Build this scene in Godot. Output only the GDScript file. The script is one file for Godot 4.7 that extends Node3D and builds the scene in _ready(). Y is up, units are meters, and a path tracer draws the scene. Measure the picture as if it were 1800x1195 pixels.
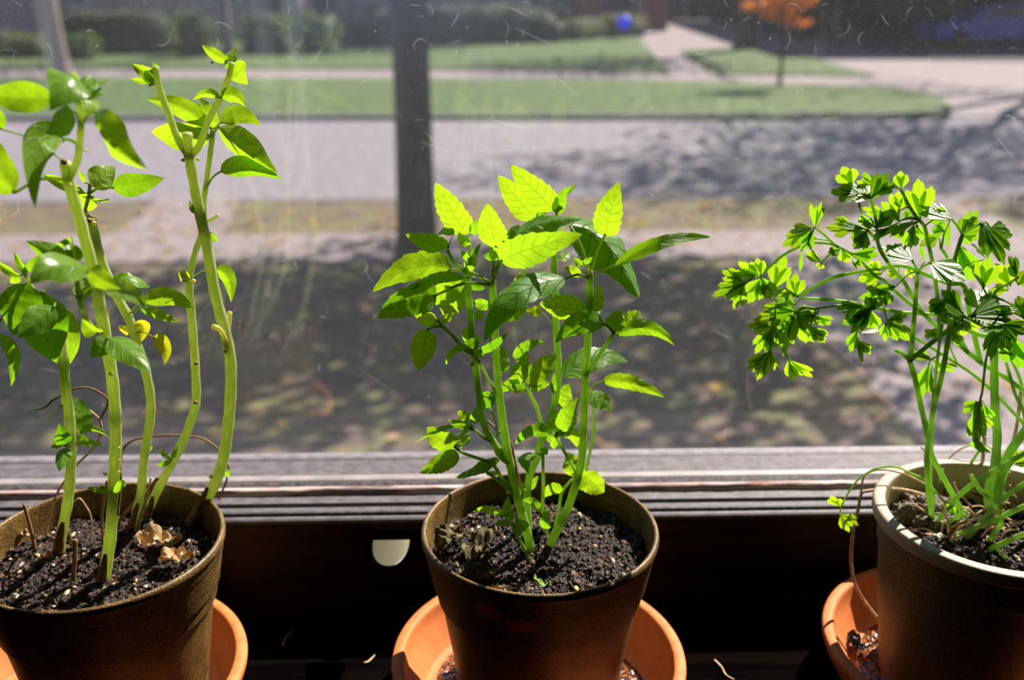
extends Node3D
# Three pots of kitchen herbs (basil, mint, parsley) on a dark window sill, seen against the low autumn sun through a dusty pane; a street outside.

const F := 1766.0                       # focal length in pixels of the 1800 x 1195 frame
const EYE := Vector3(0, 0.406, 0)
const GROUND := -2.394                  # street level below the sill
const PANE_Z := -0.650
var cam_basis := Basis.from_euler(Vector3(deg_to_rad(-20.55), deg_to_rad(-1.46), 0))
var sun_dir := Vector3.ZERO             # towards the sun
var rng := RandomNumberGenerator.new()
var M := {}                             # materials
var names := {}
var stems := {}
var plant: Node3D
var leaf_kind := "basil"
var soil_y := 0.1


# ---------------------------------------------------------------- geometry buffer
class G:
	var v := PackedVector3Array()
	var uv := PackedVector2Array()
	var c := PackedColorArray()
	var i := PackedInt32Array()
	var tint := Color(1, 1, 1)

	func p(a: Vector3, t := Vector2.ZERO) -> int:
		v.append(a)
		uv.append(t)
		c.append(tint)
		return v.size() - 1

	func tri(a: int, b: int, d: int) -> void:
		i.append(a); i.append(b); i.append(d)

	func quad(a: int, b: int, d: int, e: int) -> void:
		tri(a, b, d)
		tri(a, d, e)

	func face(pts: Array, centre: Vector3) -> void:      # a flat convex face turned away from centre
		var mid := Vector3.ZERO
		for q in pts:
			mid += q
		mid /= pts.size()
		var nn: Vector3 = (pts[2] - pts[0]).cross(pts[1] - pts[0])
		var order := pts.duplicate()
		if nn.dot(mid - centre) < 0.0:
			order.reverse()
		var first := v.size()
		for q in order:
			p(q, Vector2(q.x + q.z, q.y))
		for k in range(1, order.size() - 1):
			tri(first, first + k, first + k + 1)

	func box(at: Vector3, size: Vector3, b := 0.002) -> void:      # chamfered box
		var h := size / 2.0
		b = minf(b, 0.45 * minf(size.x, minf(size.y, size.z)))
		var corner := func(sx: float, sy: float, sz: float, axis: int) -> Vector3:
			var q := Vector3(sx * h.x, sy * h.y, sz * h.z)
			var pull := Vector3(sx * b, sy * b, sz * b)
			pull[axis] = 0.0
			return at + q - pull
		for axis in 3:
			var a1 := (axis + 1) % 3
			var a2 := (axis + 2) % 3
			for s in [-1.0, 1.0]:
				var ring := []
				for k in [[-1.0, -1.0], [1.0, -1.0], [1.0, 1.0], [-1.0, 1.0]]:
					var sg := Vector3.ZERO
					sg[axis] = s
					sg[a1] = k[0]
					sg[a2] = k[1]
					ring.append((corner as Callable).call(sg.x, sg.y, sg.z, axis))
				face(ring, at)
				for s2 in [-1.0, 1.0]:
					var ed := []
					for k in [[-1.0, axis], [1.0, axis], [1.0, a1], [-1.0, a1]]:
						var sg2 := Vector3.ZERO
						sg2[axis] = s
						sg2[a1] = s2
						sg2[a2] = k[0]
						ed.append((corner as Callable).call(sg2.x, sg2.y, sg2.z, k[1]))
					face(ed, at)
		for sx in [-1.0, 1.0]:
			for sy in [-1.0, 1.0]:
				for sz in [-1.0, 1.0]:
					face([(corner as Callable).call(sx, sy, sz, 0), (corner as Callable).call(sx, sy, sz, 1), (corner as Callable).call(sx, sy, sz, 2)], at)

	func lathe(prof: Array, n := 96, at := Vector3.ZERO) -> void:   # prof: Vector2(radius, height), listed so that the outside is on the left going up
		var first := v.size()
		for k in prof.size():
			for j in n + 1:
				var a := TAU * j / n
				p(at + Vector3(prof[k].x * cos(a), prof[k].y, prof[k].x * sin(a)), Vector2(float(j) / n, float(k) / prof.size()))
		for k in prof.size() - 1:
			for j in n:
				var a := first + k * (n + 1) + j
				quad(a, a + 1, a + n + 2, a + n + 1)

	func prism(poly: Array, x0: float, x1: float, closed := true) -> void:   # poly of Vector2(z, y) pushed along x
		var mid := Vector2.ZERO
		for q in poly:
			mid += q
		mid /= poly.size()
		var area := 0.0
		for k in poly.size():
			var a: Vector2 = poly[k]
			var b: Vector2 = poly[(k + 1) % poly.size()]
			area += a.x * b.y - a.y * b.x
		for k in poly.size() if closed else poly.size() - 1:
			var a: Vector2 = poly[k]
			var b: Vector2 = poly[(k + 1) % poly.size()]
			var w := [p(Vector3(x0, a.y, a.x), Vector2(x0, a.x)), p(Vector3(x1, a.y, a.x), Vector2(x1, a.x)), p(Vector3(x1, b.y, b.x), Vector2(x1, b.x)), p(Vector3(x0, b.y, b.x), Vector2(x0, b.x))]
			if area > 0.0:
				quad(w[0], w[3], w[2], w[1])
			else:
				quad(w[0], w[1], w[2], w[3])
		if closed:
			var flat := PackedVector2Array(poly)
			var t := Geometry2D.triangulate_polygon(flat)
			for e in [x0, x1]:
				for k in range(0, t.size(), 3):
					var q := [Vector3(e, flat[t[k]].y, flat[t[k]].x), Vector3(e, flat[t[k + 1]].y, flat[t[k + 1]].x), Vector3(e, flat[t[k + 2]].y, flat[t[k + 2]].x)]
					face(q, Vector3((x0 + x1) / 2, q[0].y, q[0].z))

	func tube(pts: PackedVector3Array, rad: PackedFloat32Array, sides := 8, cap := true) -> void:
		var n := pts.size()
		if n < 2:
			return
		var side := Vector3.ZERO
		var first := v.size()
		var run := 0.0
		for k in n:
			var d := (pts[mini(k + 1, n - 1)] - pts[maxi(k - 1, 0)]).normalized()
			if side == Vector3.ZERO:
				side = d.cross(Vector3(0.31, 0.2, 0.93)).normalized()
			side = (side - d * side.dot(d)).normalized()
			var up := d.cross(side)
			if k > 0:
				run += pts[k].distance_to(pts[k - 1])
			for j in sides + 1:
				var a := TAU * j / sides
				p(pts[k] + (side * cos(a) + up * sin(a)) * rad[k], Vector2(float(j) / sides, run * 20.0))
		for k in n - 1:
			for j in sides:
				var a := first + k * (sides + 1) + j
				quad(a, a + sides + 1, a + sides + 2, a + 1)
		if cap:
			for e in [0, n - 1]:
				var d := (pts[1] - pts[0]).normalized() if e == 0 else (pts[n - 1] - pts[n - 2]).normalized()
				var mid := p(pts[e] + d * rad[e] * (-0.35 if e == 0 else 0.35), Vector2(0.5, 0))
				for j in sides:
					var a: int = first + e * (sides + 1) + j
					if e == 0:
						tri(mid, a, a + 1)
					else:
						tri(mid, a + 1, a)

	func blob(at: Vector3, r: Vector3, noise: FastNoiseLite, rough: float, nu := 14, nv := 9) -> void:
		var first := v.size()
		for a in nv + 1:
			for b in nu + 1:
				var th := PI * a / nv
				var ph := TAU * (b % nu) / nu
				var d := Vector3(sin(th) * cos(ph), cos(th), sin(th) * sin(ph))
				var k := 1.0 + rough * noise.get_noise_3dv((at + d * r) * 1.0)
				p(at + d * r * k, Vector2(float(b) / nu, float(a) / nv))
		for a in nv:
			for b in nu:
				var q := first + a * (nu + 1) + b
				quad(q, q + 1, q + nu + 2, q + nu + 1)

	func mesh() -> ArrayMesh:
		var n := PackedVector3Array()
		n.resize(v.size())
		for k in range(0, i.size(), 3):
			var a := i[k]
			var b := i[k + 1]
			var d := i[k + 2]
			var f := (v[d] - v[a]).cross(v[b] - v[a])
			n[a] += f
			n[b] += f
			n[d] += f
		for k in n.size():
			n[k] = n[k].normalized() if n[k].length_squared() > 0.0 else Vector3.UP
		var arr := []
		arr.resize(Mesh.ARRAY_MAX)
		arr[Mesh.ARRAY_VERTEX] = v
		arr[Mesh.ARRAY_NORMAL] = n
		arr[Mesh.ARRAY_TEX_UV] = uv
		arr[Mesh.ARRAY_COLOR] = c
		arr[Mesh.ARRAY_INDEX] = i
		var m := ArrayMesh.new()
		m.add_surface_from_arrays(Mesh.PRIMITIVE_TRIANGLES, arr)
		return m


# ---------------------------------------------------------------- scene helpers
func numbered(called: String) -> String:
	names[called] = names.get(called, -1) + 1
	return called if names[called] == 0 else "%s_%03d" % [called, names[called]]

func tag(o: Node, label := "", category := "", group := "", kind := "") -> Node:
	if label: o.set_meta("label", label)
	if category: o.set_meta("category", category)
	if group: o.set_meta("group", group)
	if kind: o.set_meta("kind", kind)
	return o

func base(called: String, at := Vector3.ZERO) -> Node3D:
	var o := Node3D.new()
	o.name = numbered(called)
	o.position = at
	add_child(o, true)
	return o

func put(called: String, g, m: Material, parent: Node = null, at := Vector3.ZERO) -> MeshInstance3D:
	var o := MeshInstance3D.new()
	o.mesh = g.mesh() if g is G else g
	o.material_override = m
	o.position = at
	if parent == null:
		o.name = numbered(called)
		add_child(o, true)
	else:
		o.name = called
		parent.add_child(o, true)
	return o

func scatter(called: String, mesh: Mesh, m: Material, where: Array, tints: Array, parent: Node = null) -> MultiMeshInstance3D:
	var mm := MultiMesh.new()
	mm.transform_format = MultiMesh.TRANSFORM_3D
	mm.use_colors = tints.size() > 0
	mm.mesh = mesh
	mm.instance_count = where.size()
	for k in where.size():
		mm.set_instance_transform(k, where[k])
		if tints.size() > 0:
			mm.set_instance_color(k, tints[k % tints.size()])
	var o := MultiMeshInstance3D.new()
	o.multimesh = mm
	o.material_override = m
	o.set_meta("kind", "stuff")
	if parent == null:
		o.name = numbered(called)
		add_child(o, true)
	else:
		o.name = called
		parent.add_child(o, true)
	return o

func lin(r: float, g: float, b: float) -> Color:
	return Color(r, g, b).linear_to_srgb()

func mat(c: Color, rough := 0.8, spec := 0.5) -> StandardMaterial3D:
	var m := StandardMaterial3D.new()
	m.albedo_color = c
	m.roughness = rough
	m.metallic_specular = spec
	m.cull_mode = BaseMaterial3D.CULL_DISABLED
	return m

func ntex(freq: float, cols: Array, offs: Array, octaves := 4, size := 512, seed_ := 1, type := FastNoiseLite.TYPE_SIMPLEX_SMOOTH, stretch := 1) -> NoiseTexture2D:
	var n := FastNoiseLite.new()
	n.noise_type = type
	n.frequency = freq
	n.fractal_octaves = octaves
	n.seed = seed_
	var gr := Gradient.new()
	gr.offsets = PackedFloat32Array(offs)
	gr.colors = PackedColorArray(cols)
	var t := NoiseTexture2D.new()
	t.width = size * stretch
	t.height = size
	t.seamless = true
	t.noise = n
	t.color_ramp = gr
	return t

func tri_mat(tex: Texture2D, scale: float, rough := 0.9, bump: Texture2D = null, bump_cm := 0.0, spec := 0.5, world := true) -> StandardMaterial3D:
	var m := mat(Color.WHITE, rough, spec)
	m.albedo_texture = tex
	m.uv1_triplanar = true
	m.uv1_world_triplanar = world
	m.uv1_scale = Vector3.ONE * scale
	if bump:
		m.heightmap_enabled = true
		m.heightmap_texture = bump
		m.heightmap_scale = bump_cm
	return m

func ray(px: float, py: float) -> Vector3:
	return cam_basis * Vector3((px - 900.0) / F, -(py - 597.5) / F, -1.0)

func on_z(px: float, py: float, z: float) -> Vector3:
	var d := ray(px, py)
	return EYE + d * ((z - EYE.z) / d.z)

func on_y(px: float, py: float, y: float) -> Vector3:
	var d := ray(px, py)
	return EYE + d * ((y - EYE.y) / d.y)

func gnd(px: float, py: float) -> Vector3:
	return on_y(px, py, GROUND)

func smooth_path(raw: Array, per := 5) -> PackedVector3Array:
	var out := PackedVector3Array()
	for k in raw.size() - 1:
		var a: Vector3 = raw[maxi(k - 1, 0)]
		var b: Vector3 = raw[k]
		var c: Vector3 = raw[k + 1]
		var d: Vector3 = raw[mini(k + 2, raw.size() - 1)]
		for j in per:
			out.append(b.cubic_interpolate(c, a, d, float(j) / per))
	out.append(raw[raw.size() - 1])
	return out


# ---------------------------------------------------------------- plants
func stem(key: String, parent_key: String, dz: float, r0: float, r1: float, pts: Array, m: Material = null, called := "stem", on: Node3D = null, dz0 := 0.0) -> void:
	# pts: pixel pairs from the base up; the base stands on the soil, or on the parent stem; the top is dz nearer to the room than the base
	var q := []
	for k in range(0, pts.size(), 2):
		q.append(Vector2(pts[k], pts[k + 1]))
	var total := 0.0
	for k in q.size() - 1:
		total += q[k].distance_to(q[k + 1])
	var z0 := 0.0
	if parent_key == "":
		z0 = on_y(q[0].x, q[0].y, soil_y).z
	else:
		z0 = near_on(parent_key, q[0]).z
	z0 += dz0
	var raw := []
	var run := 0.0
	for k in q.size():
		if k > 0:
			run += q[k].distance_to(q[k - 1])
		raw.append(on_z(q[k].x, q[k].y, z0 + dz * run / total))
	if parent_key != "" and dz0 == 0.0:
		raw[0] = near_on(parent_key, q[0])
	elif parent_key == "":
		raw.push_front(raw[0] - Vector3(0, 0.008, 0))
		q.push_front(q[0])
	var path := smooth_path(raw, 5)
	var rad := PackedFloat32Array()
	for k in path.size():
		var depth := (path[k] - EYE).dot(-cam_basis.z)
		var t := float(k) / (path.size() - 1)
		rad.append(lerpf(r0, r1, t) * depth / F * (1.0 + 0.05 * sin(k * 1.7 + q[0].x)))
	var g := G.new()
	var s := rng.randf_range(0.9, 1.1)
	g.tint = Color(s, s, s)
	g.tube(path, rad, 10)
	var o := put(called, g, m if m else M.stem, on if on else plant)
	stems[key] = {"node": o, "p": path, "q": q, "raw": raw}

func near_on(key: String, at: Vector2) -> Vector3:      # the point of a stem that is seen nearest to a pixel
	var path: PackedVector3Array = stems[key].p
	var best := 1e9
	var got := path[0]
	for a in path:
		var l := cam_basis.transposed() * (a - EYE)
		var e := Vector2(900.0 + F * l.x / -l.z, 597.5 - F * l.y / -l.z).distance_squared_to(at)
		if e < best:
			best = e
			got = a
	return got

func profile(u: float) -> float:
	if leaf_kind == "basil":
		return pow(maxf(sin(PI * pow(u, 0.72)), 0.0), 0.85) * (1.0 - 0.10 * u)
	var f := pow(maxf(sin(PI * pow(u, 0.70)), 0.0), 0.75)
	return f * (1.0 - 0.15 * fposmod(-u * 7.0, 1.0) * smoothstep(0.12, 0.3, u))

func leaf(key: String, bx: float, by: float, tx: float, ty: float, w: float, o := {}) -> void:
	# a leaf of stem key: pixels of the blade's base and tip, its apparent width in pixels
	var s: Dictionary = stems[key]
	var root := near_on(key, Vector2(bx, by) if not o.has("pet") else Vector2(o.pet[0], o.pet[1]))
	var bz: float = root.z + o.get("bd", rng.randf_range(-0.004, 0.004))
	var b := on_z(bx, by, bz)
	var len_px := Vector2(bx, by).distance_to(Vector2(tx, ty))
	var dz: float = o.get("td", rng.randf_range(0.02, 0.40) * (by - ty) * 0.5 / F + rng.randf_range(-0.12, 0.12) * len_px * 0.5 / F)
	if o.has("gloss"):                  # laid square to the half-way direction between sun and room
		var h := ((EYE - b).normalized() + sun_dir).normalized()
		var d0 := ray(tx, ty)
		var flat: float = (d0 * ((b - EYE).dot(h) / d0.dot(h)) + EYE).z - bz
		dz = lerpf(dz, clampf(flat, -0.045, 0.045), o.gloss)
	var t := on_z(tx, ty, bz + dz)
	var view := (EYE - (b + t) / 2.0).normalized()
	var px := (EYE - (b + t) / 2.0).length() / F
	var length := b.distance_to(t)
	var up: float = o.get("up", rng.randf_range(-0.05, 0.30))
	if up < 0.36:
		up -= 0.28
	var nrm: Vector3 = (view * (1.0 - absf(up)) + Vector3.UP * up + cam_basis.x * o.get("lean", rng.randf_range(-0.45, 0.05))).normalized()
	if o.has("gloss"):                  # a shiny upper face that throws the sun towards the room
		nrm = nrm.lerp((view + sun_dir).normalized(), o.gloss).normalized()
	var axis := (t - b).normalized()
	nrm = (nrm - axis * nrm.dot(axis)).normalized()
	var side := axis.cross(nrm).normalized()
	var seen := (side - view * side.dot(view)).length()
	var half := 0.5 * w * px / maxf(seen, 0.42)
	var mid: Vector3 = (b + t) / 2.0 + nrm * length * o.get("arch", rng.randf_range(0.02, 0.16)) * 2.0
	if o.has("c"):
		mid = on_z(o.c[0], o.c[1], bz + (o.c[2] if o.c.size() > 2 else dz / 2.0))
		mid = mid * 2.0 - (b + t) / 2.0 if o.c.size() > 3 else mid
	var fold: float = o.get("fold", rng.randf_range(-0.30, 0.28))
	var twist: float = o.get("twist", rng.randf_range(-0.35, 0.35))
	var tone: float = o.get("tone", rng.randf_range(0.35, 0.85))
	var g := G.new()
	var fresh := Color(0.50, 0.80, 0.085)
	var deep := Color(0.19, 0.52, 0.045)
	var col := deep.lerp(fresh, clampf(tone, 0.0, 1.0))  # leaf age plus its backlit and shaded look, put into the colour
	if tone > 1.0:
		col = fresh.lerp(Color(0.86, 0.74, 0.09), tone - 1.0)
	g.tint = col
	if leaf_kind == "parsley":
		fan(g, b, t, nrm, side, half, o.get("curl", 0.05 if o.has("gloss") else rng.randf_range(-0.15, 0.35)), w)
	else:
		var nu := 14 if leaf_kind == "basil" else 32
		var nv := 8
		var ph := rng.randf() * TAU
		var wave: float = o.get("wave", 0.10 if leaf_kind == "basil" else 0.16)
		var n0 := nrm
		for a in nu + 1:
			var u := float(a) / nu
			var mp := b * (1 - u) * (1 - u) + mid * 2.0 * u * (1 - u) + t * u * u
			var d := ((mid - b) * (1 - u) + (t - mid) * u).normalized()
			n0 = (n0 - d * n0.dot(d)).normalized()
			var n1 := n0.rotated(d, twist * (u - 0.3))
			var s1 := d.cross(n1)
			var f := profile(u) * half
			for k in nv + 1:
				var e := 2.0 * k / nv - 1.0
				var lift := fold * (absf(e) - 0.15) * f + wave * f * e * e * sin(u * 11.0 + ph + e * 1.5)
				lift -= 0.05 * f * (1.0 - e * e) * absf(sin(u * PI * 4.5))
				g.p(mp + s1 * f * e * (1.0 - 0.12 * fold * fold) + n1 * lift, Vector2(u, 0.5 + 0.5 * e))
		for a in nu:
			for k in nv:
				var q := a * (nv + 1) + k
				g.quad(q, q + 1, q + nv + 2, q + nv + 1)
	g.tint = col.lerp(Color(0.62, 0.76, 0.22), 0.6)
	var r := clampf(w * 0.045, 0.8, 2.4) * px
	var nose := b.lerp(t, 0.04)
	if root.distance_to(b) > 0.002:
		var bend: Vector3 = (root + b) / 2.0 + Vector3(0, root.distance_to(b) * 0.12, 0)
		g.tube(smooth_path([root, bend, b, nose], 4), PackedFloat32Array(range(13).map(func(k): return r * lerpf(1.25, 0.8, k / 12.0))), 6)
	put("leaf", g, M[leaf_kind + "_leaf"], s.node)

func fan(g: G, b: Vector3, t: Vector3, nrm: Vector3, side: Vector3, half: float, curl: float, w: float) -> void:
	# a parsley leaflet: three wedge-shaped lobes with toothed ends that join at the base
	var axis := t - b
	var length := axis.length()
	axis /= length
	var spread := atan2(half, length) * 1.0
	var lobes := [-1.0, 1.0, 0.0] if w > 13.0 else [0.0]
	for l in lobes:
		var ang: float = l * spread * rng.randf_range(0.85, 1.15)
		var d := axis.rotated(nrm, ang)
		var s := side.rotated(nrm, ang)
		var ll := length * (1.0 - 0.20 * absf(l)) * rng.randf_range(0.92, 1.06)
		var hw := half * (0.60 if lobes.size() > 1 else 0.95)
		var ph := rng.randf_range(-0.4, 0.4)
		var nu := 9
		var nv := 14
		var first := g.v.size()
		for a in nu + 1:
			var u := float(a) / nu
			for k in nv + 1:
				var e := 2.0 * k / nv - 1.0
				var tooth := 0.085 * absf(cos(e * PI * 1.55 + ph)) * pow(u, 3.0) - 0.34 * e * e * u * u
				var f := hw * (0.06 + 0.94 * pow(u, 0.85)) * (1.0 - 0.16 * u * u)
				var along := ll * (u + tooth)
				var drop := -curl * along * along / length * 0.7 + 0.12 * f * e * e - 0.05 * f * sin(e * 9.0) * u
				g.p(b + d * along + s * f * e + nrm * (drop - 0.006 * length * absf(l)), Vector2(u, 0.5 + 0.5 * e))
		for a in nu:
			for k in nv:
				var q := first + a * (nv + 1) + k
				g.quad(q, q + 1, q + nv + 2, q + nv + 1)

func nub(key: String, px: float, py: float, r: float, m: Material, dz := 0.004) -> void:
	var at := near_on(key, Vector2(px, py))
	at = on_z(px, py, at.z + dz)
	var n := FastNoiseLite.new()
	n.frequency = 200.0
	var g := G.new()
	var rr := r * (at - EYE).length() / F
	g.blob(at, Vector3(rr, rr * 0.8, rr), n, 0.5, 8, 6)
	put("bud", g, m, stems[key].node)

# ---------------------------------------------------------------- materials
func vein_images(kind: String) -> Array:
	var n := 256
	var im := Image.create(n, n, false, Image.FORMAT_RGB8)
	var hi := Image.create(n, n, false, Image.FORMAT_RGB8)
	var noise := FastNoiseLite.new()
	noise.frequency = 0.045
	noise.seed = 3
	for x in n:
		for y in n:
			var u := float(x) / n
			var e := absf(2.0 * y / n - 1.0)
			var side := 1.0
			if kind == "parsley":
				var best := 1.0
				for k in 5:
					best = minf(best, absf((2.0 * y / n - 1.0) - (k - 2.0) * 0.40 * u) * (1.0 if k == 2 else 1.5))
				side = smoothstep(0.0, 0.05, best)
			else:
				var count := 5.0 if kind == "basil" else 6.5
				var ph := fposmod(u * count - e * 0.9 - e * e * 0.35 + (0.2 if y > n / 2 else 0.0), 1.0)
				side = smoothstep(0.0, 0.09, minf(ph, 1.0 - ph))
				side = lerpf(side, 1.0, smoothstep(0.75, 1.0, e))
			var rib := smoothstep(0.015, 0.05, e) if kind != "parsley" else 1.0
			var spot := 0.5 + 0.5 * noise.get_noise_2d(x, y)
			var fine := 0.5 + 0.5 * noise.get_noise_2d(x * 5.0, y * 5.0)
			var k2 := 0.90 * lerpf(0.80 if kind == "mint" else 0.90, 1.0, side) * lerpf(0.9, 1.08, spot) * lerpf(0.95, 1.03, fine)
			var c := Color(k2, k2, k2)
			c = c.lerp(Color(1.0, 0.96, 1.0) if kind != "mint" else Color(0.72, 0.68, 0.72), (1.0 - rib) * 0.75)
			im.set_pixel(x, y, c)
			var h := 0.45 * side + 0.25 * rib + 0.25 * spot * side + 0.05 * fine
			hi.set_pixel(x, y, Color(h, h, h))
	return [ImageTexture.create_from_image(im), ImageTexture.create_from_image(hi)]

func leaf_mat(kind: String, rough: float, bump: float) -> void:
	var t := vein_images(kind)
	var m := mat(Color.WHITE, rough, 0.5)
	m.albedo_texture = t[0]
	m.vertex_color_use_as_albedo = true
	m.heightmap_enabled = true
	m.heightmap_texture = t[1]
	m.heightmap_scale = bump
	m.clearcoat_enabled = true
	m.clearcoat = 0.35
	m.clearcoat_roughness = 0.22
	m.backlight_enabled = true
	m.backlight = lin(1.3, 1.3, 0.22)
	M[kind + "_leaf"] = m

func dust_texture() -> ImageTexture:
	# what lies on the pane: a thin uneven film, upright streaks, specks, lint and scratches, plus painted haze; white dust whose alpha is how much of the glass it covers
	var w := 2048
	var h := 805
	var im := Image.create(w, h, false, Image.FORMAT_RGBA8)
	var n1 := FastNoiseLite.new()
	n1.frequency = 0.0022
	n1.seed = 11
	var n2 := FastNoiseLite.new()
	n2.frequency = 0.02
	n2.seed = 5
	var r := RandomNumberGenerator.new()
	r.seed = 77
	var streak := PackedFloat32Array()
	streak.resize(w)
	for k in 14:
		var at := r.randi_range(0, w - 1)
		var wd := r.randi_range(8, 30)
		var a := r.randf_range(0.003, 0.014)
		for d in range(-wd, wd):
			streak[posmod(at + d, w)] += a * (1.0 - absf(d) / wd)
	for s in [[222, 0.07], [320, 0.08], [640, 0.045], [685, 0.045]]:      # paler upright bands at set places
		for d in range(-17, 18):
			streak[s[0] + d] += s[1] * pow(1.0 - absf(d) / 18.0, 0.6)
	for y in h:
		var fade := smoothstep(0.42 * h, 0.22 * h, float(y))
		for x in w:
			var a := 0.024 + 0.010 * n1.get_noise_2d(x, y) + 0.008 * n2.get_noise_2d(x * 0.6, y)
			a += streak[x] * fade
			a += 0.07 * smoothstep(0.965, 1.0, float(y) / h)
			var veil := exp(-Vector2((x - 850.0) / 330.0, (y + 30.0) / 170.0).length_squared())      # bluish haze high up, painted into the dust colour
			a += 0.060 * veil
			im.set_pixel(x, y, Color(0.93, 0.96, 1.0, clampf(a, 0.0, 1.0)).lerp(Color(0.62, 0.76, 1.0, a), 0.7 * veil))
	for k in 30000:                    # specks
		var x := r.randi_range(1, w - 2)
		var y := int((h - 3) * pow(r.randf(), 1.35)) + 1
		var a := 0.05 + 0.24 * r.randf() * r.randf()
		if k % 330 == 0:
			a = r.randf_range(0.3, 0.6)
			im.set_pixel(x + 1, y, Color(1, 1, 1, a * 0.8))
			im.set_pixel(x, y + 1, Color(1, 1, 1, a * 0.6))
		im.set_pixel(x, y, Color(1, 1, 1, a))
	for k in 300:                      # lint and short scratches
		var at := Vector2(r.randf() * w, r.randf() * r.randf() * h * 1.2)
		var dir := Vector2.from_angle(r.randf() * TAU)
		var bend := r.randf_range(-0.12, 0.12)
		var a := r.randf_range(0.08, 0.30)
		var steps := r.randi_range(6, 40)
		if k % 9 == 0:
			bend = 0.0
			dir = Vector2.from_angle(r.randf_range(0.2, 0.9))
			steps = r.randi_range(20, 80)
		for s in steps:
			at += dir
			dir = dir.rotated(bend + r.randf_range(-0.12, 0.12) * signf(absf(bend)))
			if at.x > 1 and at.y > 1 and at.x < w - 2 and at.y < h - 2:
				im.set_pixel(int(at.x), int(at.y), Color(1, 1, 1, a * sin(PI * (s + 0.5) / steps) + 0.04))
	return ImageTexture.create_from_image(im)

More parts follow.
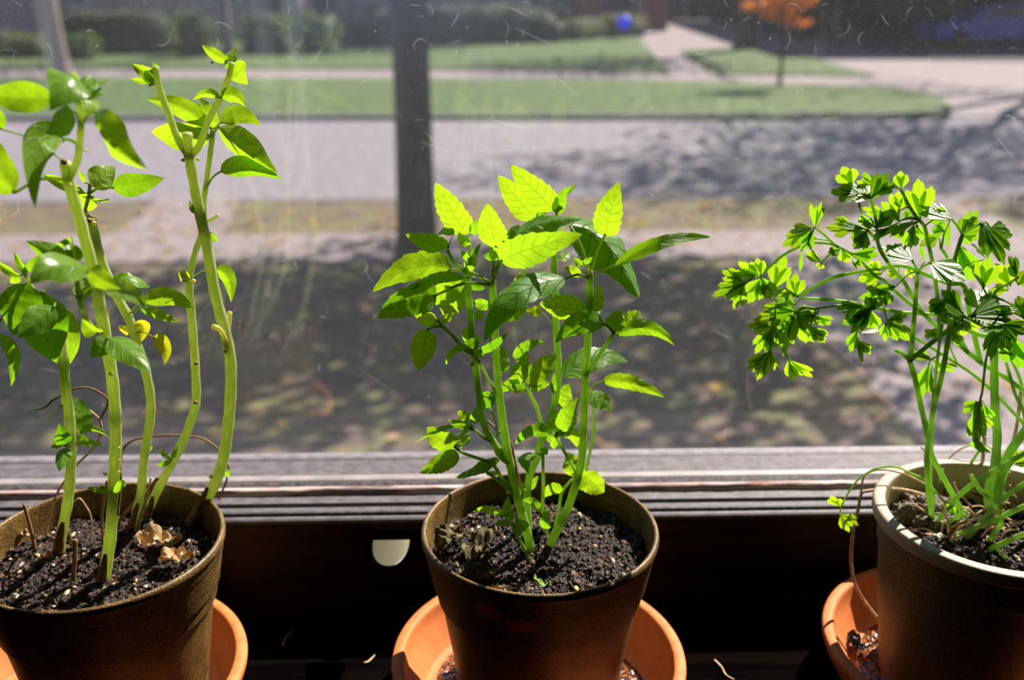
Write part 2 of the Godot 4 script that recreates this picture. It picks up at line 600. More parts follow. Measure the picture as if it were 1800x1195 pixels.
func make_materials() -> void:
	leaf_mat("basil", 0.36, 0.035)
	leaf_mat("mint", 0.42, 0.07)
	leaf_mat("parsley", 0.30, 0.04)
	var st := mat(lin(0.78, 0.84, 0.48), 0.45, 0.4)
	st.albedo_texture = ntex(0.02, [Color(0.85, 0.9, 0.8), Color(1, 1, 1)], [0.2, 0.8], 3, 256, 4)
	st.uv1_scale = Vector3(1, 0.5, 1)
	st.vertex_color_use_as_albedo = true
	st.backlight_enabled = true
	st.backlight = lin(1.15, 1.2, 0.65)
	M.stem = st
	var sd: StandardMaterial3D = st.duplicate()
	sd.albedo_color = lin(0.56, 0.76, 0.26)
	M.mint_stem = sd
	var sp: StandardMaterial3D = st.duplicate()
	sp.albedo_color = lin(0.52, 0.76, 0.26)
	sp.roughness = 0.35
	M.parsley_stem = sp
	var straw := mat(lin(0.95, 0.78, 0.52), 0.7, 0.3)
	straw.albedo_texture = ntex(0.03, [Color(0.7, 0.62, 0.55), Color(1, 1, 1)], [0.25, 0.75], 3, 256, 9)
	straw.backlight_enabled = true
	straw.backlight = Color(0.5, 0.45, 0.35)
	M.straw = straw
	var twig := mat(lin(0.30, 0.17, 0.075), 0.75, 0.3)
	M.twig = twig
	M.bark_sheath = tri_mat(ntex(0.03, [lin(0.10, 0.055, 0.02), lin(0.30, 0.19, 0.08)], [0.3, 0.7], 4, 256, 2), 30.0, 0.8, null, 0, 0.3, false)
	M.bud = mat(lin(0.66, 0.62, 0.26), 0.6)
	M.bud.backlight_enabled = true
	M.bud.backlight = Color(0.9, 0.9, 0.4)
	var dry := mat(Color.WHITE, 0.8, 0.25)
	dry.albedo_texture = ntex(0.012, [lin(0.34, 0.22, 0.11), lin(0.72, 0.52, 0.30)], [0.25, 0.75], 4, 256, 21)
	dry.backlight_enabled = true
	dry.backlight = Color(0.5, 0.42, 0.3)
	M.dry_leaf = dry
	var wilted := mat(Color.WHITE, 0.7, 0.3)
	wilted.albedo_texture = ntex(0.012, [lin(0.05, 0.045, 0.015), lin(0.16, 0.13, 0.06)], [0.25, 0.75], 4, 256, 22)
	M.wilted_leaf = wilted
	# pots: pressed fibre with glittering grains
	var grain := ntex(0.16, [lin(0.065, 0.034, 0.006), lin(0.14, 0.076, 0.012), lin(0.22, 0.125, 0.022), lin(0.85, 0.64, 0.26)], [0.22, 0.5, 0.68, 0.86], 2, 512, 31)
	var wear := ntex(0.010, [Color(0.72, 0.72, 0.72), Color(1, 1, 1)], [0.3, 0.6], 4, 512, 32)
	M.pot = tri_mat(grain, 11.0, 0.50, grain, 0.03, 0.5, false)
	M.pot.detail_enabled = true
	M.pot.detail_blend_mode = BaseMaterial3D.BLEND_MODE_MUL
	M.pot.detail_albedo = wear
	var pale := ntex(0.16, [lin(0.30, 0.23, 0.13), lin(0.40, 0.32, 0.20), lin(0.47, 0.39, 0.26), lin(0.66, 0.58, 0.42)], [0.22, 0.5, 0.66, 0.85], 2, 512, 33)
	M.pot_pale = tri_mat(pale, 11.0, 0.55, pale, 0.03, 0.5, false)
	var dull := ntex(0.16, [lin(0.070, 0.040, 0.010), lin(0.13, 0.080, 0.023), lin(0.19, 0.122, 0.040), lin(0.75, 0.60, 0.32)], [0.22, 0.5, 0.68, 0.86], 2, 512, 34)
	M.pot_dull = tri_mat(dull, 11.0, 0.5, dull, 0.03, 0.5, false)
	M.crust = tri_mat(ntex(0.06, [lin(0.03, 0.025, 0.02), lin(0.20, 0.16, 0.10), lin(0.50, 0.46, 0.38)], [0.28, 0.46, 0.66], 5, 512, 54), 22.0, 0.9, ntex(0.06, [Color.BLACK, Color.WHITE], [0.2, 0.8], 5, 512, 52), 0.2, 0.3, false)
	M.terracotta = tri_mat(ntex(0.02, [lin(0.58, 0.165, 0.040), lin(0.68, 0.215, 0.060)], [0.25, 0.75], 5, 512, 41), 9.0, 0.65, ntex(0.12, [Color(0.4, 0.4, 0.4), Color.WHITE], [0.3, 0.7], 2, 256, 42), 0.008, 0.4, false)
	M.wet = tri_mat(ntex(0.05, [lin(0.012, 0.007, 0.004), lin(0.10, 0.035, 0.012), lin(0.40, 0.14, 0.045)], [0.40, 0.52, 0.68], 4, 512, 43), 14.0, 0.06, ntex(0.05, [Color.BLACK, Color.WHITE], [0.3, 0.7], 4, 256, 44), 0.06, 0.6, false)
	var earth := ntex(0.05, [lin(0.008, 0.005, 0.003), lin(0.030, 0.016, 0.009), lin(0.13, 0.065, 0.030)], [0.3, 0.55, 0.85], 5, 512, 51)
	M.soil = tri_mat(earth, 14.0, 0.75, ntex(0.06, [Color.BLACK, Color.WHITE], [0.2, 0.8], 5, 512, 52), 0.25, 0.5, false)
	var crumb := mat(Color.WHITE, 0.7, 0.4)
	crumb.vertex_color_use_as_albedo = true
	M.crumb = crumb
	# window joinery
	var dark_grain := ntex(0.012, [lin(0.006, 0.003, 0.002), lin(0.018, 0.008, 0.0045)], [0.3, 0.7], 5, 512, 61)
	M.dark_wood = tri_mat(dark_grain, 3.0, 0.55, ntex(0.03, [Color.BLACK, Color.WHITE], [0.3, 0.7], 3, 256, 62), 0.01, 0.4)
	M.dark_wood.uv1_scale = Vector3(1.0, 9.0, 9.0)
	M.sill_wood = tri_mat(ntex(0.012, [lin(0.0014, 0.0011, 0.0010), lin(0.0034, 0.0026, 0.0022)], [0.3, 0.7], 5, 512, 69), 3.0, 0.75, ntex(0.03, [Color.BLACK, Color.WHITE], [0.3, 0.7], 3, 256, 62), 0.01, 0.15)
	M.sill_wood.metallic_specular = 0.0
	M.sill_wood.uv1_scale = Vector3(1.0, 9.0, 9.0)
	M.grey_paint = tri_mat(ntex(0.02, [lin(0.075, 0.068, 0.074), lin(0.125, 0.114, 0.120)], [0.25, 0.75], 5, 512, 63), 6.0, 0.6, ntex(0.08, [Color.BLACK, Color.WHITE], [0.3, 0.7], 3, 256, 64), 0.012, 0.5)
	M.grey_paint.uv1_scale = Vector3(7.0, 9.0, 9.0)
	M.grey_dark = tri_mat(ntex(0.03, [lin(0.022, 0.020, 0.020), lin(0.07, 0.064, 0.064)], [0.3, 0.7], 5, 512, 65), 8.0, 0.7, ntex(0.08, [Color.BLACK, Color.WHITE], [0.3, 0.7], 3, 256, 64), 0.03, 0.4)
	M.worn_edge = tri_mat(ntex(0.008, [lin(0.55, 0.47, 0.43), lin(0.42, 0.35, 0.32), lin(0.26, 0.10, 0.06), lin(0.17, 0.15, 0.15)], [0.36, 0.48, 0.56, 0.68], 4, 512, 66), 4.0, 0.75, ntex(0.05, [Color.BLACK, Color.WHITE], [0.3, 0.7], 4, 256, 67), 0.05, 0.4)
	M.worn_edge.uv1_scale = Vector3(2.2, 30.0, 30.0)
	M.pale_bead = tri_mat(ntex(0.02, [lin(0.25, 0.225, 0.215), lin(0.34, 0.305, 0.29)], [0.25, 0.75], 4, 256, 68), 5.0, 0.45, null, 0.0, 0.6)  # sunlit brightness of the bead put into its pale colour
	var glass := mat(Color(1, 1, 1, 0.04), 0.02, 0.5)
	glass.transparency = BaseMaterial3D.TRANSPARENCY_ALPHA
	M.glass = glass
	var dust := mat(Color.WHITE, 1.0, 0.0)
	dust.transparency = BaseMaterial3D.TRANSPARENCY_ALPHA
	dust.albedo_texture = dust_texture()
	dust.backlight_enabled = true
	dust.backlight = Color(1, 1, 1)
	M.dust = dust
	var brass := mat(lin(0.105, 0.096, 0.050), 0.42, 0.5)
	brass.metallic = 0.25
	brass.roughness = 0.45
	M.brass = brass
	M.black_iron = mat(lin(0.004, 0.004, 0.005), 0.6, 0.05)
	M.plaster = tri_mat(ntex(0.02, [lin(0.11, 0.095, 0.08), lin(0.14, 0.12, 0.10)], [0.3, 0.7], 4, 256, 71), 1.0, 0.9)
	M.floorboard = tri_mat(ntex(0.02, [lin(0.03, 0.017, 0.009), lin(0.05, 0.03, 0.017)], [0.3, 0.7], 4, 256, 72), 1.5, 0.6)
	# outdoors
	M.grass = tri_mat(ntex(0.02, [lin(0.010, 0.036, 0.001), lin(0.026, 0.066, 0.002), lin(0.048, 0.090, 0.003), lin(0.070, 0.085, 0.008)], [0.25, 0.45, 0.65, 0.85], 5, 512, 81), 0.25, 0.95)
	M.worn_grass = tri_mat(ntex(0.012, [lin(0.060, 0.040, 0.026), lin(0.085, 0.060, 0.038), lin(0.075, 0.075, 0.022), lin(0.095, 0.095, 0.026), lin(0.13, 0.09, 0.06)], [0.25, 0.45, 0.62, 0.74, 0.90], 5, 512, 82), 0.30, 0.95)
	M.asphalt = tri_mat(ntex(0.02, [lin(0.108, 0.100, 0.110), lin(0.155, 0.143, 0.154)], [0.3, 0.7], 5, 512, 83), 0.4, 0.9)
	M.concrete = tri_mat(ntex(0.015, [lin(0.125, 0.103, 0.100), lin(0.18, 0.150, 0.146)], [0.3, 0.7], 5, 512, 84), 0.5, 0.9)
	M.kerb = tri_mat(ntex(0.03, [lin(0.10, 0.095, 0.095), lin(0.15, 0.14, 0.135)], [0.3, 0.7], 4, 256, 85), 1.0, 0.9)
	M.bark = tri_mat(ntex(0.03, [lin(0.016, 0.014, 0.014), lin(0.040, 0.034, 0.032), lin(0.030, 0.045, 0.012)], [0.3, 0.5, 0.72], 5, 512, 86), 1.2, 0.95, ntex(0.04, [Color.BLACK, Color.WHITE], [0.3, 0.7], 4, 256, 87), 2.5, 0.3)
	M.pale_bark = tri_mat(ntex(0.03, [lin(0.12, 0.09, 0.085), lin(0.26, 0.20, 0.19)], [0.3, 0.7], 5, 256, 88), 1.2, 0.95)
	var lf := mat(Color.WHITE, 0.6, 0.4)
	lf.vertex_color_use_as_albedo = true
	lf.backlight_enabled = true
	lf.backlight = Color(1.0, 1.0, 0.4)
	M.foliage = lf
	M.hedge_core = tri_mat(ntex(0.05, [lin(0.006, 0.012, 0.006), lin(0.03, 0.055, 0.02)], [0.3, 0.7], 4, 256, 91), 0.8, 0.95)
	M.brick = tri_mat(ntex(0.04, [lin(0.13, 0.045, 0.035), lin(0.22, 0.085, 0.065)], [0.3, 0.7], 4, 256, 92), 0.8, 0.9)
	M.pink_wall = tri_mat(ntex(0.02, [lin(0.30, 0.22, 0.21), lin(0.36, 0.27, 0.26)], [0.3, 0.7], 3, 256, 93), 0.4, 0.9)
	M.grey_wall = tri_mat(ntex(0.02, [lin(0.16, 0.15, 0.17), lin(0.20, 0.19, 0.21)], [0.3, 0.7], 3, 256, 94), 0.4, 0.9)
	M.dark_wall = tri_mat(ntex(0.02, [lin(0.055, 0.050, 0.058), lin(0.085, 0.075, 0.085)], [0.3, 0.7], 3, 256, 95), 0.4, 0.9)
	M.roof = mat(lin(0.06, 0.055, 0.055), 0.9)
	M.house_glass = mat(lin(0.02, 0.025, 0.03), 0.1)
	M.white_trim = mat(lin(0.55, 0.55, 0.55), 0.6)
	M.car_paint = mat(lin(0.03, 0.07, 0.30), 0.25)
	M.rubber = mat(lin(0.015, 0.015, 0.015), 0.8)
	M.blue_plastic = mat(lin(0.03, 0.07, 0.85), 0.4)
	M.blue_plastic.backlight_enabled = true
	M.blue_plastic.backlight = Color(0.3, 0.4, 1.0)

# ---------------------------------------------------------------- window, room, sill
func strip(called: String, poly: Array, m: Material, parent: Node, label := "") -> void:
	var g := G.new()
	var pts := []
	for q in poly:
		pts.append(Vector2(q[0], q[1]))
	g.prism(pts, -0.95, 0.95)
	var o := put(called, g, m, parent)
	if label: o.set_meta("label", label)

func build_room() -> void:
	var z0 := -0.568
	var z1 := -0.80
	var g := G.new()
	var d := z0 - z1
	g.box(Vector3(-1.63, 0.4, (z0 + z1) / 2), Vector3(1.30, 2.7, d))
	g.box(Vector3(1.63, 0.4, (z0 + z1) / 2), Vector3(1.30, 2.7, d))
	g.box(Vector3(0, 1.525, (z0 + z1) / 2), Vector3(1.98, 0.45, d))
	g.box(Vector3(0, -0.49, (z0 + z1) / 2), Vector3(1.98, 0.92, d))
	tag(put("wall_window", g, M.plaster), "plaster wall round the window opening", "wall", "", "structure")
	for s in [-1, 1]:
		g = G.new()
		g.box(Vector3(s * 2.33, 0.4, 1.2), Vector3(0.14, 2.7, 4.0))
		tag(put("wall_left" if s < 0 else "wall_right", g, M.plaster), "plain plaster side wall of the room", "wall", "", "structure")
	g = G.new()
	g.box(Vector3(0, 0.4, 3.27), Vector3(4.8, 2.7, 0.14))
	tag(put("wall_back", g, M.plaster), "plain plaster wall behind the viewer", "wall", "", "structure")
	g = G.new()
	g.box(Vector3(0, -1.0, 1.24), Vector3(4.8, 0.1, 4.1))
	tag(put("floor", g, M.floorboard), "dark wooden floor of the room", "floor", "", "structure")
	g = G.new()
	g.box(Vector3(0, 1.80, 1.24), Vector3(4.8, 0.1, 4.1))
	tag(put("ceiling", g, M.plaster), "plain plaster ceiling of the room", "ceiling", "", "structure")
	g = G.new()
	g.box(Vector3(0, -0.02, -0.418), Vector3(2.1, 0.04, 0.30), 0.006)
	tag(put("trim_1", g, M.sill_wood), "dark stained wooden window sill board under the pots", "sill", "", "structure")
	g = G.new()
	g.box(Vector3(0, -0.09, -0.553), Vector3(2.0, 0.10, 0.026), 0.004)
	tag(put("trim_2", g, M.dark_wood), "dark wooden apron below the sill board", "trim", "", "structure")

	# the window: a dark bottom rail, a stepped grey ledge, the pane and the frame round it
	var w := base("window_1")
	tag(w, "dusty window with dark bottom rail and stepped grey ledge", "window", "", "structure")
	strip("bottom_rail", [[-0.568, 0.0], [-0.568, 0.0660], [-0.5688, 0.0682], [-0.5700, 0.0692], [-0.574, 0.0692], [-0.574, 0.0]], M.dark_wood, w)
	strip("rounded_lip", [[-0.5684, 0.0675], [-0.5690, 0.0694], [-0.5702, 0.0702], [-0.5735, 0.0704], [-0.5735, 0.060], [-0.5700, 0.060]], M.grey_paint, w)
	strip("rough_step", [[-0.5735, 0.058], [-0.5735, 0.0712], [-0.5740, 0.0720], [-0.5752, 0.0723], [-0.5752, 0.058]], M.grey_dark, w)
	strip("inner_ledge", [[-0.5752, 0.056], [-0.5752, 0.0720], [-0.5760, 0.0723], [-0.5812, 0.0721], [-0.5820, 0.0712], [-0.5820, 0.056]], M.grey_paint, w)
	strip("groove", [[-0.5820, 0.050], [-0.5820, 0.0590], [-0.5900, 0.0590], [-0.5900, 0.050]], M.black_iron, w)  # groove floor coloured black to stand for the shade in the gap
	strip("middle_ledge", [[-0.5900, 0.056], [-0.5900, 0.0690], [-0.5906, 0.0699], [-0.6000, 0.0701], [-0.6000, 0.056]], M.grey_paint, w)
	# the chipped wooden edge: its upper line runs unevenly
	var n := FastNoiseLite.new()
	n.frequency = 14.0
	n.fractal_octaves = 4
	var g2 := G.new()
	for k in 381:
		var x := -0.95 + 1.9 * k / 380.0
		var e := n.get_noise_1d(x)
		var f := n.get_noise_1d(x * 3.0 + 20.0)
		for q in [[-0.6000 - 0.0004 * f, 0.0680], [-0.6002 - 0.0010 * absf(f), 0.0712 + 0.0012 * e], [-0.6012 - 0.0008 * f, 0.0734 + 0.0012 * e], [-0.6022, 0.0742 + 0.0006 * f], [-0.6052, 0.0743], [-0.6052, 0.06]]:
			g2.p(Vector3(x, q[1], q[0]), Vector2(x, q[0]))
	for k in 380:
		for j in 5:
			var a := k * 6 + j
			g2.quad(a, a + 1, a + 7, a + 6)
	tag(put("chipped_edge", g2, M.worn_edge, w), "flaking paint edge with bare reddish wood")
	strip("dark_ledge", [[-0.6045, 0.056], [-0.6045, 0.0741], [-0.6130, 0.0738], [-0.6130, 0.056]], M.grey_dark, w)  # ledge in the darker grey
	strip("glazing_bead", [[-0.6130, 0.056], [-0.6130, 0.0736], [-0.6142, 0.0746], [-0.6190, 0.0750], [-0.6215, 0.0742], [-0.6215, 0.056]], M.pale_bead, w)
	strip("outer_ledge", [[-0.6215, 0.056], [-0.6215, 0.0734], [-0.6470, 0.0722], [-0.6490, 0.0732], [-0.6580, 0.0732], [-0.6580, 0.056]], M.grey_paint, w)
	strip("outer_rail", [[-0.6580, -0.06], [-0.6580, 0.0640], [-0.70, 0.0380], [-0.82, -0.0280], [-0.82, -0.06]], M.grey_paint, w)
	for s in [-1, 1]:
		g = G.new()
		g.box(Vector3(s * 0.965, 0.66, -0.665), Vector3(0.05, 1.32, 0.15), 0.004)
		put("side_frame", g, M.dark_wood, w)
	g = G.new()
	g.box(Vector3(0, 1.285, -0.665), Vector3(1.98, 0.05, 0.15), 0.004)
	put("head_frame", g, M.dark_wood, w)
	g = G.new()
	g.box(Vector3(0, 0.667, PANE_Z), Vector3(1.89, 1.20, 0.003), 0.0004)
	put("pane", g, M.glass, w)
	# dust film on the outer face of the pane
	g = G.new()
	var x0 := -0.40
	var x1 := 0.44
	var lo := 0.070
	var tall := 0.330
	var zz := PANE_Z - 0.0022
	for tile in [[x0, x1], [-0.945, x0], [x1, 0.945]]:
		for row in 4:
			var ya := lo + tall * row
			var yb := minf(ya + tall, 1.262)
			var ua: float = (tile[0] - x0) / (x1 - x0)
			var ub: float = (tile[1] - x0) / (x1 - x0)
			var va := 1.0 if row % 2 == 0 else 0.0
			var vb := va + (yb - ya) / tall * (-1.0 if row % 2 == 0 else 1.0)
			var a := g.p(Vector3(tile[0], ya, zz), Vector2(ua, va))
			var b := g.p(Vector3(tile[1], ya, zz), Vector2(ub, va))
			var c := g.p(Vector3(tile[1], yb, zz), Vector2(ub, vb))
			var e := g.p(Vector3(tile[0], yb, zz), Vector2(ua, vb))
			g.quad(a, e, c, b)
	tag(put("dust_film", g, M.dust, w), "film of dust specks and lint on the glass")
	# the lift: a half-round brass tab on a dark plate
	g = G.new()
	var at := on_z(688, 949, -0.5580)
	g.box(Vector3(at.x, at.y - 0.010, -0.5668), Vector3(0.034, 0.020, 0.0024), 0.0006)
	g.box(Vector3(at.x, at.y - 0.0065, -0.5620), Vector3(0.010, 0.004, 0.010), 0.001)
	put("lift_bracket", g, M.black_iron, w)
	g = G.new()
	var tip := on_y(688, 990, at.y)
	var reach: float = tip.z - at.z
	var half := 0.0115
	for lay in 2:
		var y := at.y - 0.0016 * lay
		var mid := g.p(Vector3(at.x, y, at.z))
		for k in 25:
			var a := PI * k / 24.0
			g.p(Vector3(at.x + half * cos(a), y - 0.0016 * sin(a), at.z + reach * pow(sin(a), 0.85)))
		for k in 24:
			if lay == 0:
				g.tri(mid, mid + 1 + k, mid + 2 + k)
			else:
				g.tri(mid, mid + 2 + k, mid + 1 + k)
	for k in 24:
		g.quad(1 + k, 27 + k, 28 + k, 2 + k)
	tag(put("sash_lift", g, M.brass, w), "half-round brass finger lift")

# ---------------------------------------------------------------- pots, saucers, soil
func build_pot(at: Vector3, m: Material, thick_lip: bool, label: String, tilt := 0.0) -> Node3D:
	var o := base("plant_pot", at)
	tag(o, label, "plant pot", "pots on the window sill")
	o.rotation.z = tilt
	var pr := []
	if thick_lip:
		pr = [[0.0, 0.006], [0.040, 0.0], [0.0475, 0.0], [0.0490, 0.0015], [0.0565, 0.062], [0.0590, 0.090], [0.0592, 0.0930], [0.0604, 0.0942], [0.0607, 0.1100], [0.0606, 0.1115], [0.0600, 0.1150]]
	else:
		pr = [[0.0, 0.006], [0.038, 0.0], [0.0435, 0.0], [0.0447, 0.0012], [0.0450, 0.003], [0.0567, 0.0866], [0.0567, 0.0866], [0.0590, 0.0868], [0.0594, 0.0872], [0.0594, 0.0872], [0.0628, 0.1060], [0.0628, 0.1060], [0.0632, 0.1066], [0.0640, 0.1120], [0.0648, 0.1128], [0.0650, 0.1142], [0.0648, 0.1160], [0.0640, 0.1170], [0.0629, 0.1171], [0.0621, 0.1164], [0.0617, 0.1140], [0.0600, 0.1000], [0.0570, 0.0780]]
	var prof := []
	for q in pr:
		prof.append(Vector2(q[0], q[1] if q[1] < 0.02 else q[1] - (0.0066 if thick_lip else 0.0085)))
	var g := G.new()
	g.lathe(prof, 128)
	put("body", g, m, o)
	if thick_lip:
		g = G.new()
		prof = []
		for q in [[0.0600, 0.1102], [0.0612, 0.1100], [0.0640, 0.1106], [0.0650, 0.1112], [0.0654, 0.1124], [0.0654, 0.1165], [0.0650, 0.1178], [0.0642, 0.1184], [0.0630, 0.1186], [0.0600, 0.1186], [0.0590, 0.1183], [0.0584, 0.1174], [0.0582, 0.1150], [0.0572, 0.0950], [0.0560, 0.0780]]:
			prof.append(Vector2(q[0], q[1] - 0.0066))
		g.lathe(prof, 128)
		tag(put("rim", g, M.pot_pale, o), "thick pale lip")
	return o

func build_saucer(at: Vector3, label: String) -> void:
	var prof := []
	for q in [[0.0, 0.0], [0.0660, 0.0], [0.0690, 0.0006], [0.0715, 0.0030], [0.0828, 0.0245], [0.0842, 0.0290], [0.0845, 0.0310], [0.0841, 0.0328], [0.0828, 0.0336], [0.0800, 0.0338], [0.0782, 0.0334], [0.0774, 0.0322], [0.0768, 0.0295], [0.0752, 0.0230], [0.0668, 0.0095], [0.0650, 0.0083], [0.0610, 0.0080], [0.0, 0.0080]]:
		prof.append(Vector2(q[0], q[1]))
	var g := G.new()
	g.lathe(prof, 128)
	tag(put("saucer", g, M.terracotta, null, at), label, "saucer", "terracotta saucers under the pots")

func build_wet(at: Vector3, r: float, seed_: int, label: String) -> void:
	var n := FastNoiseLite.new()
	n.seed = seed_
	n.frequency = 60.0
	var g := G.new()
	for a in 19:
		for b in 97:
			var an := TAU * (b % 96) / 96.0
			var rr := r * (0.30 + 0.70 * a / 18.0)
			rr *= 1.0 + (0.06 * n.get_noise_2d(cos(an) * 0.03, sin(an) * 0.03) if a > 12 else 0.0)
			var q := Vector3(cos(an) * rr, 0, sin(an) * rr)
			q.y = 0.0012 + 0.0012 * n.get_noise_2d(q.x, q.z) + 0.0006 * n.get_noise_2d(q.x * 4, q.z * 4) - (0.0022 if a == 18 else 0.0)
			g.p(q, Vector2(q.x, q.z) * 10)
	for a in 18:
		for b in 96:
			var q := a * 97 + b
			g.quad(q, q + 1, q + 98, q + 97)
	tag(put("wet_sediment", g, M.wet, null, at), label, "wet soil", "", "stuff")

func build_soil(at: Vector3, r: float, height: float, seed_: int, label: String, pale: int, lump := Vector3.ZERO) -> void:
	var n := FastNoiseLite.new()
	n.seed = seed_
	n.frequency = 45.0
	n.fractal_octaves = 4
	var n2 := FastNoiseLite.new()
	n2.seed = seed_ + 1
	n2.frequency = 300.0
	var g := G.new()
	var rings := 46
	var seg := 150
	var top := func(x: float, z: float) -> float:
		var e := Vector2(x, z).length() / r
		var y := 0.0042 * n.get_noise_2d(x, z) + 0.0018 * n2.get_noise_2d(x, z) - 0.002 * e * e
		if lump != Vector3.ZERO:
			y += lump.y * exp(-Vector2(x - lump.x, z - lump.z).length_squared() / 0.00030)
		return y
	for a in rings + 1:
		for b in seg + 1:
			var an := TAU * (b % seg) / seg
			var rr := r * pow(float(a) / rings, 0.8)
			var q := Vector3(cos(an) * rr, 0, sin(an) * rr)
			q.y = (top as Callable).call(q.x, q.z)
			g.p(q, Vector2(q.x, q.z) * 10.0)
	for a in rings:
		for b in seg:
			var q := a * (seg + 1) + b
			g.quad(q, q + 1, q + seg + 2, q + seg + 1)
	var pos := at + Vector3(0, height, 0)
	var o := put("potting_soil", g, M.soil, null, pos)
	tag(o, label, "soil", "", "stuff")
	var bit := G.new()
	bit.blob(Vector3.ZERO, Vector3(1, 0.8, 1), n2, 0.6, 7, 5)
	var bm := bit.mesh()
	var r2 := RandomNumberGenerator.new()
	r2.seed = seed_
	var spots := []
	var tints := []
	for k in 4200 + pale:
		var rr := (r - 0.001) * sqrt(r2.randf())
		var an := r2.randf() * TAU
		var sz := 0.00035 + 0.0010 * pow(r2.randf(), 2.5) if k < 4200 else r2.randf_range(0.0006, 0.0015)
		var q := Vector3(cos(an) * rr, 0, sin(an) * rr)
		q.y = (top as Callable).call(q.x, q.z) + sz * 0.3
		spots.append(Transform3D(Basis.from_euler(Vector3(r2.randf() * TAU, r2.randf() * TAU, 0)).scaled(Vector3(sz, sz * r2.randf_range(0.5, 1.0), sz * r2.randf_range(0.7, 2.2))), q))
		var v := r2.randf()
		if k >= 4200:
			tints.append(Color(0.42, 0.34, 0.08).lerp(Color(0.45, 0.42, 0.36), v))
		elif v < 0.75:
			tints.append(Color(0.014, 0.008, 0.005) * (0.4 + v * 2.0))
		elif v < 0.96:
			tints.append(Color(0.10, 0.05, 0.022))
		else:
			tints.append(Color(0.20, 0.13, 0.06))
	scatter("crumbs", bm, M.crumb, spots, tints, o)

func build_lump() -> void:
	var n := FastNoiseLite.new()
	n.frequency = 110.0
	n.fractal_octaves = 5
	n.seed = 8
	var at := on_y(1622, 905, 0.099)
	var g := G.new()
	g.blob(Vector3.ZERO, Vector3(0.0175, 0.0095, 0.0155), n, 0.75, 90, 60)
	tag(put("crusted_lump", g, M.crust, null, at), "pale crusted soil lump at the parsley pot's left inside rim", "soil lump")

func dry_leaf(px: float, py: float, tx: float, ty: float, w: float, label: String, m: Material, seed_: int, lift := 0.004) -> void:
	# a shrivelled leaf lying on the soil
	var b := on_y(px, py, soil_y + lift)
	var t := on_y(tx, ty, soil_y + lift)
	var n := FastNoiseLite.new()
	n.seed = seed_
	n.frequency = 90.0
	var d := t - b
	var s := d.cross(Vector3.UP).normalized()
	var half := w * 0.5 * (b - EYE).length() / F
	var mid := (b + t) / 2.0
	var g := G.new()
	var nu := 22
	var nv := 14
	for a in nu + 1:
		var u := float(a) / nu
		var f := pow(maxf(sin(PI * pow(u, 0.8)), 0.0), 0.6) * half
		for k in nv + 1:
			var e := 2.0 * k / nv - 1.0
			var q := b + d * u + s * f * e
			var y := 0.0075 * n.get_noise_3dv(q) + 0.35 * half * e * e + 0.004 * n.get_noise_3dv(q * 2.7)
			q += s * 0.004 * n.get_noise_3dv(q + Vector3(3, 1, 2)) + Vector3.UP * maxf(y, -0.003)
			g.p(q - mid, Vector2(u, 0.5 + 0.5 * e))
	for a in nu:
		for k in nv:
			var q := a * (nv + 1) + k
			g.quad(q, q + 1, q + nv + 2, q + nv + 1)
	tag(put("dry_leaf", g, m, null, mid), label, "dry leaf")

func scrap(pts: Array, r: float, m: Material, called: String, label: String) -> void:
	var raw := []
	for k in range(0, pts.size(), 2):
		raw.append(on_y(pts[k], pts[k + 1], r + 0.0004))
	var mid: Vector3 = raw[0]
	for k in raw.size():
		raw[k] -= mid
	var path := smooth_path(raw, 4)
	var rad := PackedFloat32Array()
	for k in path.size():
		rad.append(r * (1.0 - 0.5 * float(k) / path.size()))
	var g := G.new()
	g.tube(path, rad, 6)
	tag(put(called, g, m, null, mid), label, "plant scrap")

